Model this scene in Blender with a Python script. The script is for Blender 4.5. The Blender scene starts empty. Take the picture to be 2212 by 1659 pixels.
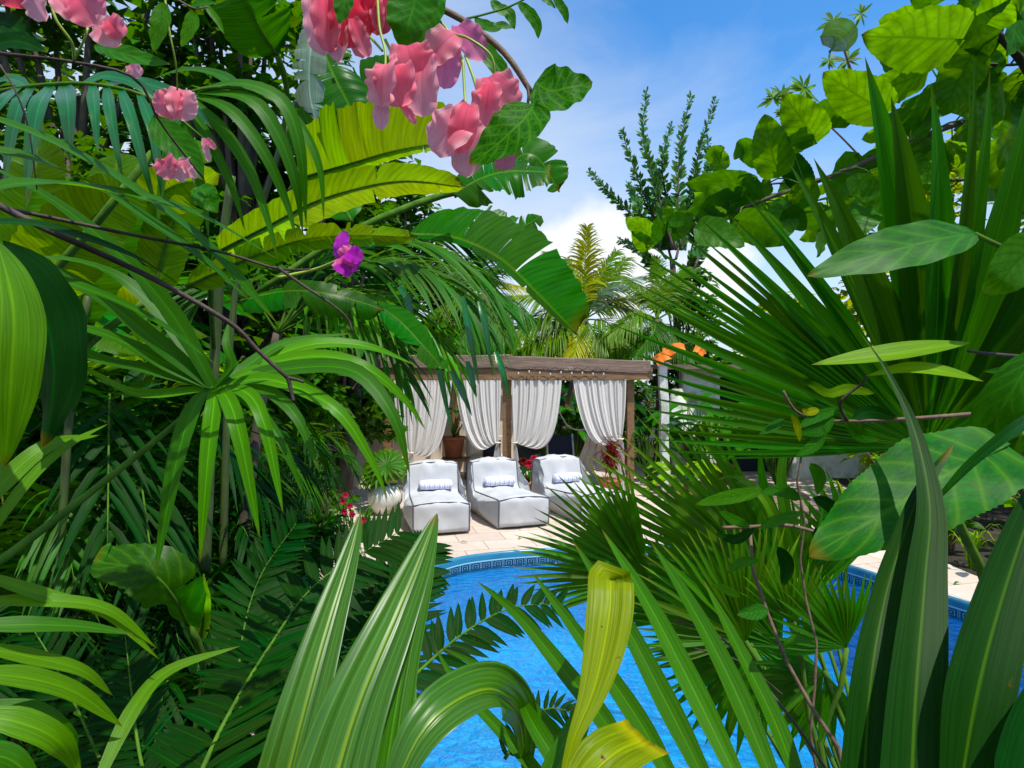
import bpy, bmesh, math, random
from mathutils import Vector, Matrix, noise
C = bpy.context.scene
COL = C.collection
# ---------------------------------------------------------------- camera
F = 1311.0            # focal length in units of the 2212-wide picture
CZ = 2.05
cd = bpy.data.cameras.new("camera"); cam = bpy.data.objects.new("camera", cd); COL.objects.link(cam)
cd.sensor_width = 36.0; cd.lens = 36.0 * F / 2212.0
cd.clip_start = 0.02; cd.clip_end = 2000
cam.location = (0, 0, CZ); cam.rotation_euler = (math.radians(90), 0, 0)
C.camera = cam
# ---------------------------------------------------------------- light
SUN = Vector((0.25, -0.33, 0.91)).normalized()
w = bpy.data.worlds.new("World"); C.world = w; w.use_nodes = True
nt = w.node_tree; nt.nodes.clear()
def nd(nt, t, **kw):
    n = nt.nodes.new(t)
    for k, v in kw.items(): setattr(n, k, v)
    return n
def lk(nt, a, b): nt.links.new(a, b)
sky = nd(nt, "ShaderNodeTexSky", sky_type='NISHITA', sun_disc=False)
sky.sun_elevation = math.asin(SUN.z); sky.sun_rotation = math.atan2(SUN.x, SUN.y)
sky.air_density = 1.0; sky.dust_density = 0.6; sky.ozone_density = 2.0; sky.altitude = 0
hsv = nd(nt, "ShaderNodeHueSaturation"); hsv.inputs['Saturation'].default_value = 1.36; hsv.inputs['Value'].default_value = 1.8
lk(nt, sky.outputs[0], hsv.inputs['Color'])
tc = nd(nt, "ShaderNodeTexCoord")
mp = nd(nt, "ShaderNodeMapping"); mp.inputs['Scale'].default_value = (1.3, 1.3, 3.2); mp.inputs['Rotation'].default_value = (0.25, 0.35, 0.5)
lk(nt, tc.outputs['Generated'], mp.inputs[0])
n1 = nd(nt, "ShaderNodeTexNoise"); n1.inputs['Scale'].default_value = 1.5; n1.inputs['Detail'].default_value = 7; n1.inputs['Roughness'].default_value = .55; n1.inputs['Distortion'].default_value = .5
lk(nt, mp.outputs[0], n1.inputs['Vector'])
r1 = nd(nt, "ShaderNodeMapRange"); r1.inputs[1].default_value = .40; r1.inputs[2].default_value = .76; r1.clamp = True
lk(nt, n1.outputs[0], r1.inputs[0])
# more cloud low down and to the left of the view
sp = nd(nt, "ShaderNodeSeparateXYZ"); lk(nt, tc.outputs['Generated'], sp.inputs[0])
lo = nd(nt, "ShaderNodeMapRange"); lo.inputs[1].default_value = .0; lo.inputs[2].default_value = .52; lo.inputs[3].default_value = .95; lo.inputs[4].default_value = .0; lo.clamp = True
lk(nt, sp.outputs[2], lo.inputs[0])
lx = nd(nt, "ShaderNodeMapRange"); lx.inputs[1].default_value = -.05; lx.inputs[2].default_value = .36; lx.inputs[3].default_value = .30; lx.inputs[4].default_value = -.25; lx.clamp = True
lk(nt, sp.outputs[0], lx.inputs[0])
ad = nd(nt, "ShaderNodeMath", operation='ADD'); lk(nt, lo.outputs[0], ad.inputs[0]); lk(nt, lx.outputs[0], ad.inputs[1])
mu = nd(nt, "ShaderNodeMath", operation='MULTIPLY_ADD'); lk(nt, r1.outputs[0], mu.inputs[0]); mu.inputs[1].default_value = .55
lk(nt, ad.outputs[0], mu.inputs[2])
cl = nd(nt, "ShaderNodeClamp"); lk(nt, mu.outputs[0], cl.inputs[0])
cl.inputs['Max'].default_value = .86
mx = nd(nt, "ShaderNodeMix", data_type='RGBA'); lk(nt, cl.outputs[0], mx.inputs[0]); lk(nt, hsv.outputs[0], mx.inputs[6]); mx.inputs[7].default_value = (5.3, 6.0, 7.0, 1)
# one heaped cloud low over the pavilion
def vdot(a):
    n = nd(nt, "ShaderNodeVectorMath", operation='DISTANCE'); lk(nt, tc.outputs['Generated'], n.inputs[0]); n.inputs[1].default_value = a; return n.outputs['Value']
cn = nd(nt, "ShaderNodeTexNoise"); cn.inputs['Scale'].default_value = 13.; cn.inputs['Detail'].default_value = 6; lk(nt, tc.outputs['Generated'], cn.inputs['Vector'])
def heap(a, r):
    d = nd(nt, "ShaderNodeMath", operation='MULTIPLY_ADD'); lk(nt, cn.outputs[0], d.inputs[0]); d.inputs[1].default_value = -.10; lk(nt, vdot(a), d.inputs[2])
    m = nd(nt, "ShaderNodeMapRange"); m.clamp = True; lk(nt, d.outputs[0], m.inputs[0]); m.inputs[1].default_value = r - .055; m.inputs[2].default_value = r - .02; m.inputs[3].default_value = .9; m.inputs[4].default_value = 0.; return m.outputs[0]
acc = None
for a, r in (((.125, .965, .205), .065), ((.085, .97, .185), .055), ((.165, .965, .18), .06), ((.30, .94, .17), .05)):
    h = heap(a, r)
    if acc is None: acc = h
    else:
        q = nd(nt, "ShaderNodeMath", operation='MAXIMUM'); lk(nt, acc, q.inputs[0]); lk(nt, h, q.inputs[1]); acc = q.outputs[0]
mx2 = nd(nt, "ShaderNodeMix", data_type='RGBA'); lk(nt, acc, mx2.inputs[0]); lk(nt, mx.outputs[2], mx2.inputs[6]); mx2.inputs[7].default_value = (7.6, 7.7, 7.9, 1)
bg = nd(nt, "ShaderNodeBackground"); bg.inputs[1].default_value = 0.10
lk(nt, mx2.outputs[2], bg.inputs[0])
wo = nd(nt, "ShaderNodeOutputWorld"); lk(nt, bg.outputs[0], wo.inputs[0])
sd = bpy.data.lights.new("sun", 'SUN'); sd.energy = 4.2; sd.angle = math.radians(0.55); sd.color = (1, .95, .86)
so = bpy.data.objects.new("sun", sd); COL.objects.link(so); so.rotation_euler = SUN.to_track_quat('Z', 'Y').to_euler(); so.location = (0, 0, 30)
C.view_settings.view_transform = 'Standard'; C.view_settings.look = 'None'; C.view_settings.exposure = 0.47; C.view_settings.gamma = 1
C.cycles.max_bounces = 8; C.cycles.diffuse_bounces = 4; C.cycles.transmission_bounces = 4; C.cycles.transparent_max_bounces = 10; C.cycles.caustics_reflective = False; C.cycles.caustics_refractive = False
# ---------------------------------------------------------------- materials
def new_mat(name):
    m = bpy.data.materials.new(name); m.use_nodes = True; m.node_tree.nodes.clear()
    return m, m.node_tree
def rgb(c): return (c[0], c[1], c[2], 1)
def math_n(nt, op, a, b=None, c=None, clamp=False):
    n = nd(nt, "ShaderNodeMath", operation=op); n.use_clamp = clamp
    for i, x in enumerate((a, b, c)):
        if x is None: continue
        if isinstance(x, (int, float)): n.inputs[i].default_value = x
        else: lk(nt, x, n.inputs[i])
    return n.outputs[0]
def mixc(nt, f, a, b):
    n = nd(nt, "ShaderNodeMix", data_type='RGBA')
    for i, x in ((0, f), (6, a), (7, b)):
        if isinstance(x, (int, float)): n.inputs[i].default_value = x
        elif isinstance(x, tuple): n.inputs[i].default_value = rgb(x)
        else: lk(nt, x, n.inputs[i])
    return n.outputs[2]
def rng(nt, x, a, b, c=0., d=1.):
    n = nd(nt, "ShaderNodeMapRange"); n.clamp = True; lk(nt, x, n.inputs[0])
    for i, v in enumerate((a, b, c, d)): n.inputs[i + 1].default_value = v
    return n.outputs[0]
def noise_n(nt, vec, scale, detail=4, rough=.55):
    n = nd(nt, "ShaderNodeTexNoise"); n.inputs['Scale'].default_value = scale; n.inputs['Detail'].default_value = detail; n.inputs['Roughness'].default_value = rough
    if vec is not None: lk(nt, vec, n.inputs['Vector'])
    return n.outputs[0]
def leaf_mat(name, base, trans, kind='parallel', rough=.42, tf=.4, vein=None, alt=None, nveins=9, spots=None, spec=.13, tip=None, bump=.25, var=.35, ribs=0):
    """green blade: diffuse + gloss on top, light let through; veins follow the blade's own uv (u across, v along)."""
    m, nt = new_mat(name)
    uv = nd(nt, "ShaderNodeTexCoord"); s = nd(nt, "ShaderNodeSeparateXYZ"); lk(nt, uv.outputs['UV'], s.inputs[0])
    u, v = s.outputs[0], s.outputs[1]
    a = math_n(nt, 'ABSOLUTE', math_n(nt, 'MULTIPLY_ADD', u, 2.0, -1.0))
    vein = vein or tuple(min(1, x * 2.2 + .02) for x in base)
    alt = alt or (base[0] * 1.9 + .01, base[1] * 1.35, base[2] * 1.1)
    oi = nd(nt, "ShaderNodeObjectInfo"); ge = nd(nt, "ShaderNodeNewGeometry")
    nz = noise_n(nt, uv.outputs['Object'], 2.6, 3)
    mixf = math_n(nt, 'MULTIPLY_ADD', nz, 1.3, -.45, clamp=True)
    col = mixc(nt, mixf, base, alt)
    tcol = mixc(nt, mixf, trans, tuple(min(1, x * 1.25) for x in trans))
    # fine streaks
    cv = nd(nt, "ShaderNodeCombineXYZ")
    if kind == 'banana':
        lk(nt, math_n(nt, 'MULTIPLY', a, 1.2), cv.inputs[0]); lk(nt, math_n(nt, 'MULTIPLY', math_n(nt, 'MULTIPLY_ADD', a, -.05, v), 60.), cv.inputs[1])
    elif kind == 'parallel':
        lk(nt, math_n(nt, 'MULTIPLY', u, 16.), cv.inputs[0]); lk(nt, math_n(nt, 'MULTIPLY', v, 1.5), cv.inputs[1])
    else:
        lk(nt, math_n(nt, 'MULTIPLY', u, 7.), cv.inputs[0]); lk(nt, math_n(nt, 'MULTIPLY', v, 9.), cv.inputs[1])
    lk(nt, math_n(nt, 'MULTIPLY', ge.outputs['Random Per Island'], 37.), cv.inputs[2])
    st = noise_n(nt, cv.outputs[0], 1.0, 3, .6)
    streak = rng(nt, st, .3, .72)
    fine = noise_n(nt, cv.outputs[0], 3.1, 2, .5)
    dark = tuple(x * .55 for x in base)
    col = mixc(nt, math_n(nt, 'MULTIPLY', streak, .8), col, dark)
    col = mixc(nt, rng(nt, fine, .52, .72, 0, .5), col, tuple(min(1, x * 1.6 + .01) for x in base))
    tcol = mixc(nt, math_n(nt, 'MULTIPLY', streak, .75), tcol, tuple(x * .45 for x in trans))
    tcol = mixc(nt, rng(nt, fine, .5, .75, 0, .4), tcol, tuple(x * .6 for x in trans))
    if kind == 'banana':
        ln = math_n(nt, 'ABSOLUTE', math_n(nt, 'SUBTRACT', math_n(nt, 'FRACT', math_n(nt, 'MULTIPLY', math_n(nt, 'MULTIPLY_ADD', a, -.05, v), 38.)), .5))
        lf = math_n(nt, 'MULTIPLY', rng(nt, ln, .04, .16, .65, 0), rng(nt, st, .25, .6))
        col = mixc(nt, lf, col, tuple(x * .5 for x in base)); tcol = mixc(nt, lf, tcol, tuple(x * .42 for x in trans))
    # veins
    mid = rng(nt, a, .02, .075, 1, 0)
    if kind in ('pinnate', 'net'):
        q = math_n(nt, 'FRACT', math_n(nt, 'MULTIPLY', math_n(nt, 'MULTIPLY_ADD', a, -.26, v), float(nveins)))
        q = math_n(nt, 'ABSOLUTE', math_n(nt, 'SUBTRACT', q, .5))
        side = math_n(nt, 'ADD', rng(nt, q, .03, .10, .6, 0), rng(nt, q, .05, .34, .5, 0))
        mid = math_n(nt, 'MAXIMUM', mid, math_n(nt, 'MULTIPLY', side, .8))
        if kind == 'net':
            cv2 = nd(nt, "ShaderNodeCombineXYZ"); lk(nt, math_n(nt, 'MULTIPLY', u, 9.), cv2.inputs[0]); lk(nt, math_n(nt, 'MULTIPLY', v, 13.), cv2.inputs[1])
            vo = nd(nt, "ShaderNodeTexVoronoi", feature='DISTANCE_TO_EDGE'); vo.inputs['Scale'].default_value = 1.; lk(nt, cv2.outputs[0], vo.inputs['Vector'])
            mid = math_n(nt, 'MAXIMUM', mid, rng(nt, vo.outputs[0], .02, .13, .55, 0))
    if ribs:
        rq = math_n(nt, 'ABSOLUTE', math_n(nt, 'SUBTRACT', math_n(nt, 'FRACT', math_n(nt, 'MULTIPLY_ADD', u, float(ribs), math_n(nt, 'MULTIPLY', st, .25))), .5))
        mid = math_n(nt, 'MAXIMUM', mid, rng(nt, rq, .02, .08, .6, 0))
    col = mixc(nt, math_n(nt, 'MULTIPLY', mid, .8), col, vein)
    if kind in ('pinnate', 'net'):
        tcol = mixc(nt, math_n(nt, 'MULTIPLY', mid, .8), tcol, tuple(x * .45 for x in trans))
    if tip:
        tf_ = rng(nt, v, .80, 1.0); col = mixc(nt, tf_, col, tip); tcol = mixc(nt, tf_, tcol, tip)
    if spots:
        sn = noise_n(nt, uv.outputs['Object'], spots[1], 4, .65); sf = rng(nt, sn, spots[2], spots[2] + .05)
        col = mixc(nt, sf, col, spots[0]); tcol = mixc(nt, sf, tcol, spots[0])
    sp_n = noise_n(nt, uv.outputs['Object'], 42., 3, .6); spk = rng(nt, sp_n, .70, .76, 0, .55)
    col = mixc(nt, spk, col, (.10, .07, .015)); tcol = mixc(nt, spk, tcol, (.10, .07, .01))
    br_ = math_n(nt, 'MULTIPLY', rng(nt, math_n(nt, 'MULTIPLY_ADD', nz, .10, v), .97, 1.03, 0, .7), math_n(nt, 'GREATER_THAN', ge.outputs['Random Per Island'], .55))
    col = mixc(nt, br_, col, (.13, .10, .03)); tcol = mixc(nt, br_, tcol, (.10, .07, .015))
    # individual variation
    val = math_n(nt, 'MULTIPLY_ADD', math_n(nt, 'ADD', math_n(nt, 'MULTIPLY', ge.outputs['Random Per Island'], .7), math_n(nt, 'MULTIPLY', oi.outputs['Random'], .3)), var * 2, 1 - var)
    for nm in ('c', 't'):
        h = nd(nt, "ShaderNodeHueSaturation"); lk(nt, val, h.inputs['Value']); h.inputs['Saturation'].default_value = 1.38
        lk(nt, math_n(nt, 'MULTIPLY_ADD', ge.outputs['Random Per Island'], .035, .470), h.inputs['Hue'])
        lk(nt, col if nm == 'c' else tcol, h.inputs['Color'])
        if nm == 'c': col = h.outputs[0]
        else: tcol = h.outputs[0]
    p = nd(nt, "ShaderNodeBsdfPrincipled"); lk(nt, col, p.inputs['Base Color'])
    lk(nt, math_n(nt, 'MULTIPLY_ADD', nz, .16, rough - .08), p.inputs['Roughness']); p.inputs['Specular IOR Level'].default_value = spec
    bp = nd(nt, "ShaderNodeBump"); bp.inputs['Strength'].default_value = bump; bp.inputs['Distance'].default_value = .004; lk(nt, st, bp.inputs['Height']); lk(nt, bp.outputs[0], p.inputs['Normal'])
    t = nd(nt, "ShaderNodeBsdfTranslucent"); lk(nt, tcol, t.inputs[0])
    ms = nd(nt, "ShaderNodeMixShader"); ms.inputs[0].default_value = tf; lk(nt, p.outputs[0], ms.inputs[1]); lk(nt, t.outputs[0], ms.inputs[2])
    o = nd(nt, "ShaderNodeOutputMaterial"); lk(nt, ms.outputs[0], o.inputs[0])
    return m
def solid_mat(name, base, alt=None, scale=6., rough=.6, bump=.3, stretch=(1, 1, 1), spec=.4, thr=(.35, .7), dist=.01, dirt=None):
    m, nt = new_mat(name)
    uv = nd(nt, "ShaderNodeTexCoord"); mp = nd(nt, "ShaderNodeMapping"); mp.inputs['Scale'].default_value = stretch; lk(nt, uv.outputs['Object'], mp.inputs[0])
    n = noise_n(nt, mp.outputs[0], scale, 6, .62)
    col = mixc(nt, rng(nt, n, *thr), base, alt or tuple(x * .6 for x in base))
    if dirt:
        d = noise_n(nt, uv.outputs['Object'], dirt[1], 5, .65); col = mixc(nt, rng(nt, d, dirt[2], dirt[2] + .15), col, dirt[0])
    oi = nd(nt, "ShaderNodeObjectInfo")
    p = nd(nt, "ShaderNodeBsdfPrincipled"); lk(nt, col, p.inputs['Base Color']); p.inputs['Roughness'].default_value = rough; p.inputs['Specular IOR Level'].default_value = spec
    bp = nd(nt, "ShaderNodeBump"); bp.inputs['Strength'].default_value = bump; bp.inputs['Distance'].default_value = dist; lk(nt, n, bp.inputs['Height']); lk(nt, bp.outputs[0], p.inputs['Normal'])
    o = nd(nt, "ShaderNodeOutputMaterial"); lk(nt, p.outputs[0], o.inputs[0])
    return m
def petal_mat(name, base, edge, trans, tf=.55):
    m, nt = new_mat(name)
    uv = nd(nt, "ShaderNodeTexCoord"); s = nd(nt, "ShaderNodeSeparateXYZ"); lk(nt, uv.outputs['UV'], s.inputs[0])
    nz = noise_n(nt, uv.outputs['Object'], 28., 3)
    a_ = math_n(nt, 'ABSOLUTE', math_n(nt, 'MULTIPLY_ADD', s.outputs[0], 2.0, -1.0))
    f = math_n(nt, 'ADD', math_n(nt, 'MAXIMUM', rng(nt, s.outputs[1], .35, 1.0, 0, .8), rng(nt, a_, .45, 1.0, 0, .9)), math_n(nt, 'MULTIPLY_ADD', nz, .7, -.35), clamp=True)
    cv = nd(nt, "ShaderNodeCombineXYZ"); lk(nt, math_n(nt, 'MULTIPLY', s.outputs[0], 24.), cv.inputs[0]); lk(nt, math_n(nt, 'MULTIPLY', s.outputs[1], 1.6), cv.inputs[1])
    st = noise_n(nt, cv.outputs[0], 1., 2)
    col = mixc(nt, f, base, edge)
    col = mixc(nt, rng(nt, st, .48, .62, 0, .6), col, tuple(x * .70 for x in base))
    col = mixc(nt, rng(nt, a_, .0, .09, .55, 0), col, tuple(x * .6 for x in base))  # shade of the midline fold crease put into the petal colour
    p = nd(nt, "ShaderNodeBsdfPrincipled"); lk(nt, col, p.inputs['Base Color']); p.inputs['Roughness'].default_value = .85; p.inputs['Specular IOR Level'].default_value = .06
    bp = nd(nt, "ShaderNodeBump"); bp.inputs['Strength'].default_value = .25; bp.inputs['Distance'].default_value = .003; lk(nt, st, bp.inputs['Height']); lk(nt, bp.outputs[0], p.inputs['Normal'])
    t = nd(nt, "ShaderNodeBsdfTranslucent"); t.inputs[0].default_value = rgb(trans)
    ms = nd(nt, "ShaderNodeMixShader"); ms.inputs[0].default_value = tf; lk(nt, p.outputs[0], ms.inputs[1]); lk(nt, t.outputs[0], ms.inputs[2])
    o = nd(nt, "ShaderNodeOutputMaterial"); lk(nt, ms.outputs[0], o.inputs[0])
    return m
M = {}
M['fan'] = leaf_mat('fan_palm_leaf', (.014, .125, .006), (.10, .46, .012), tf=.42, rough=.45, vein=(.10, .30, .03), spec=.12)
M['fan2'] = leaf_mat('fan_palm_leaf_fresh', (.030, .150, .008), (.18, .50, .02), tf=.40, rough=.42, vein=(.12, .32, .03), spec=.15, tip=(.16, .26, .02))
M['blade'] = leaf_mat('sword_blade_shaded', (.005, .042, .004), (.02, .12, .007), tf=.18, rough=.5, vein=(.045, .13, .012), spec=.10, bump=.12)  # blades stand in sun; their shade is put into this dark colour
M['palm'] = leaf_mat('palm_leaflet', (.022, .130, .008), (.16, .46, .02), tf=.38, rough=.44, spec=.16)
M['palm_lit'] = leaf_mat('palm_leaflet_lit', (.055, .22, .02), (.25, .55, .03), tf=.38, rough=.32)  # lit copy of the palm leaflet, its bright sheen put into the colour
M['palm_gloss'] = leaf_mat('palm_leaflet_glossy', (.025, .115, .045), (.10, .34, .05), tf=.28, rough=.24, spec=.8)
M['dark'] = leaf_mat('shaded_leaf', (.004, .038, .006), (.02, .14, .008), tf=.25, rough=.5, spec=.08)  # shade of the thicket interior is put into this leaf colour
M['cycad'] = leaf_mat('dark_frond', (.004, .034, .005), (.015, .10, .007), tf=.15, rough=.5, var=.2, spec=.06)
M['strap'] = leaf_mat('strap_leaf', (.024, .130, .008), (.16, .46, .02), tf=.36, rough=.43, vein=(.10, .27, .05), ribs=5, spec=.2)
M['strap_lit'] = leaf_mat('strap_leaf_lit', (.065, .215, .012), (.28, .55, .02), tf=.40, rough=.43, vein=(.14, .33, .03), ribs=5, spec=.2)  # lit copy of the strap leaf, brightness put into the colour
M['sheaf'] = leaf_mat('pleated_leaf', (.044, .135, .030), (.16, .42, .03), tf=.30, rough=.38, spec=.6, vein=(.20, .32, .05), var=.15, ribs=11)
M['yellowed'] = leaf_mat('yellowed_leaf', (.15, .24, .015), (.36, .50, .02), tf=.35, rough=.4, vein=(.30, .38, .06), spots=((.10, .02, .01), 34., .66), tip=(.42, .42, .05), var=.12, ribs=8)
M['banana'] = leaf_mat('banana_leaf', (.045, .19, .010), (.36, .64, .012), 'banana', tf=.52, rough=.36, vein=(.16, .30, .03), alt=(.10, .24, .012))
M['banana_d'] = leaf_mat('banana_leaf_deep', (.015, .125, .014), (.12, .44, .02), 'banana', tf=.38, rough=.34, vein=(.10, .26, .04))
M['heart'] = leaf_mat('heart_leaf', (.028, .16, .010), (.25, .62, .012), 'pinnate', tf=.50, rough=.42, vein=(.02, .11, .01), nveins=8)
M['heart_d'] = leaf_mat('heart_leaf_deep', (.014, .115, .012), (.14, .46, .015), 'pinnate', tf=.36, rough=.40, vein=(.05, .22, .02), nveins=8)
M['broad'] = leaf_mat('broad_leaf', (.022, .115, .020), (.13, .42, .03), 'pinnate', tf=.3, rough=.5, vein=(.055, .20, .035), nveins=6, spec=.15, bump=.1)
M['pale'] = leaf_mat('pale_broad_leaf', (.022, .100, .028), (.10, .34, .04), 'pinnate', tf=.22, rough=.5, vein=(.065, .18, .035), nveins=7, var=.08, spec=.12, bump=.35)
M['net'] = leaf_mat('netted_leaf', (.008, .085, .012), (.06, .40, .01), 'net', tf=.4, rough=.5, vein=(.07, .27, .015), nveins=7, var=.1, spec=.05, bump=.05)
M['lime'] = leaf_mat('lime_leaf', (.13, .33, .015), (.42, .66, .02), 'parallel', tf=.42, rough=.4, vein=(.2, .4, .03))
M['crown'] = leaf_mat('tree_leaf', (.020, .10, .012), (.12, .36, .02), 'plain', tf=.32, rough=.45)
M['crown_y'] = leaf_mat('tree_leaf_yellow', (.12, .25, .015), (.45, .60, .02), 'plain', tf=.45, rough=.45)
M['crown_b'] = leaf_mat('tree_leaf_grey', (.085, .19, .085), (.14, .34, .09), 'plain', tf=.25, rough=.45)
M['coco'] = leaf_mat('coconut_leaflet', (.08, .20, .025), (.32, .50, .03), tf=.35, rough=.36)
M['coco_y'] = leaf_mat('coconut_leaflet_yellow', (.30, .38, .035), (.6, .55, .03), tf=.4, rough=.4)
M['coco_b'] = leaf_mat('coconut_leaflet_pale', (.16, .24, .17), (.22, .42, .12), tf=.25, rough=.25, spec=.9)
M['redleaf'] = leaf_mat('red_brown_leaf', (.10, .025, .018), (.25, .05, .03), tf=.3, rough=.5)
M['orange'] = solid_mat('orange_cloth', (.85, .22, .02), (.75, .16, .01), 9, .7)
M['pink'] = petal_mat('pink_petal', (.90, .12, .21), (.95, .38, .44), (1.0, .26, .36))
M['pinkpale'] = petal_mat('pale_pink_petal', (.93, .24, .33), (.97, .58, .60), (1.0, .42, .50))
M['red'] = petal_mat('red_pink_petal', (.74, .03, .08), (.84, .14, .20), (.88, .10, .14))
M['magenta'] = petal_mat('magenta_petal', (.80, .13, .38), (.90, .40, .52), (.92, .25, .48))
M['purple'] = petal_mat('purple_petal', (.50, .02, .50), (.60, .05, .55), (.6, .05, .5))
M['flowerred'] = petal_mat('red_flower', (.60, .01, .04), (.75, .05, .12), (.7, .05, .1))
M['bark'] = solid_mat('dark_bark', (.030, .018, .015), (.075, .048, .038), 26, .7, .5, (1, 1, 1))
M['twig'] = solid_mat('brown_twig', (.16, .10, .06), (.08, .05, .03), 30, .7, .5)
M['stem'] = solid_mat('green_stem', (.075, .17, .014), (.035, .09, .010), 14, .7, .2, spec=.06)
M['stemy'] = solid_mat('yellow_green_stem', (.32, .42, .05), (.20, .32, .03), 20, .45, .1)
M['cane'] = solid_mat('banana_cane', (.06, .11, .018), (.03, .035, .010), 5, .55, .3, (4, 4, .7))
M['trunk'] = solid_mat('tree_trunk', (.11, .085, .06), (.05, .04, .03), 5, .85, .8, (2, 2, .6))
# ---------------------------------------------------------------- mesh helpers
WL = {}
class MB:
    def __init__(s): s.v = []; s.f = []; s.uv = []; s.mi = []
    def grid(s, rows, uvs, mi=0, closed=False):
        b = len(s.v); nr = len(rows); nc = len(rows[0])
        for r, q in zip(rows, uvs): s.v.extend(r); s.uv.extend(q)
        for i in range(nr - 1):
            for j in range(nc - (0 if closed else 1)):
                k = (j + 1) % nc
                s.f.append((b + i * nc + j, b + i * nc + k, b + (i + 1) * nc + k, b + (i + 1) * nc + j)); s.mi.append(mi)
    def poly(s, pts, mi=0, uvs=None):
        b = len(s.v); s.v.extend(pts); s.uv.extend(uvs or [(0, 0)] * len(pts)); s.f.append(tuple(range(b, b + len(pts)))); s.mi.append(mi)
    def box(s, c, size, mi=0, rz=0., M4=None, taper=1.):
        hx, hy, hz = size[0] / 2, size[1] / 2, size[2] / 2
        R = M4 or Matrix.Rotation(rz, 3, 'Z'); c = Vector(c); b = len(s.v)
        for z in (-1, 1):
            for x, y in ((-1, -1), (1, -1), (1, 1), (-1, 1)):
                k = taper if z > 0 else 1.
                s.v.append(c + R @ Vector((x * hx * k, y * hy * k, z * hz))); s.uv.append((x * .5 + .5, z * .5 + .5))
        for f in ((0, 3, 2, 1), (4, 5, 6, 7), (0, 1, 5, 4), (1, 2, 6, 5), (2, 3, 7, 6), (3, 0, 4, 7)):
            s.f.append(tuple(b + i for i in f)); s.mi.append(mi)
    def tube(s, pts, r0, r1=None, n=7, mi=0, seg=0, cap=True):
        r1 = r0 if r1 is None else r1
        pts = [Vector(p) for p in pts]
        if seg: pts = catmull(pts, seg)
        rows = []; uvs = []; N = None
        for i, p in enumerate(pts):
            T = (pts[min(i + 1, len(pts) - 1)] - pts[max(i - 1, 0)])
            T = T.normalized() if T.length > 1e-9 else Vector((0, 0, 1))
            if N is None: N = T.orthogonal().normalized()
            N = (N - T * N.dot(T)).normalized(); B = T.cross(N)
            t = i / max(1, len(pts) - 1); r = r0 + (r1 - r0) * t
            if cap and i in (0, len(pts) - 1): rows.append([p.copy() for k in range(n)]); uvs.append([(k / n, t) for k in range(n)])
            ring = [p + (N * math.cos(2 * math.pi * k / n) + B * math.sin(2 * math.pi * k / n)) * r for k in range(n)]
            if cap and i == len(pts) - 1: rows.insert(len(rows) - 1, ring); uvs.append([(k / n, t) for k in range(n)])
            else: rows.append(ring); uvs.append([(k / n, t) for k in range(n)])
        s.grid(rows, uvs, mi, True)
    def lathe(s, prof, c=(0, 0, 0), n=20, mi=0):
        c = Vector(c)
        rows = [[c + Vector((r * math.cos(2 * math.pi * k / n), r * math.sin(2 * math.pi * k / n), z)) for k in range(n)] for r, z in prof]
        s.grid(rows, [[(k / n, i / len(prof)) for k in range(n)] for i in range(len(prof))], mi, True)
    def ball(s, c, r, mi=0, n=8):
        s.lathe([(max(1e-4, r * math.sin(math.pi * i / n)), -r * math.cos(math.pi * i / n)) for i in range(n + 1)], c, n + 2, mi)
    def build(s, name, mats, parent=None, smooth=True):
        if not isinstance(mats, (list, tuple)): mats = [mats]
        off = WL.get(parent.name, Vector()) if parent else Vector()
        me = bpy.data.meshes.new(name); me.from_pydata([(v - off)[:] for v in map(Vector, s.v)], [], s.f)
        ul = me.uv_layers.new(name='UVMap'); flat = []
        for f in s.f:
            for i in f: flat.extend(s.uv[i])
        ul.data.foreach_set('uv', flat)
        for m in mats: me.materials.append(m)
        me.polygons.foreach_set('material_index', s.mi)
        me.polygons.foreach_set('use_smooth', [smooth] * len(s.f))
        me.update()
        o = bpy.data.objects.new(name, me); COL.objects.link(o)
        if parent: o.parent = parent; WL[o.name] = off
        return o
def thing(name, loc, label, cat, group=None):
    o = bpy.data.objects.new(name, None); COL.objects.link(o); o.location = loc; o.empty_display_size = .1
    o['label'] = label; o['category'] = cat
    if group: o['group'] = group
    WL[o.name] = Vector(loc); return o
def tag(o, label, cat, group=None):
    o['label'] = label; o['category'] = cat
    if group: o['group'] = group
    return o
def struct(o, kind='structure'): o['kind'] = kind; return o
def dup(root, loc, rz=0., sc=1., label=None, group=None):
    r = root.copy(); COL.objects.link(r); r.location = loc; r.rotation_euler = (0, 0, rz); r.scale = (sc, sc, sc)
    if label: r['label'] = label
    if group: r['group'] = group
    for ch in list(root.children):
        c = ch.copy(); COL.objects.link(c); c.parent = r
        for g in ch.children:
            d = g.copy(); COL.objects.link(d); d.parent = c
    return r
def P(x, y, d): return Vector(((x - 1106) / F * d, d, CZ - (y - 829.5) / F * d))
def PZ(x, y, z=0.):
    d = (CZ - z) * F / (y - 829.5); return P(x, y, d)
def pp(pts, d=None):
    return [P(p[0], p[1], p[2] if len(p) > 2 else d) for p in pts]
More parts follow.
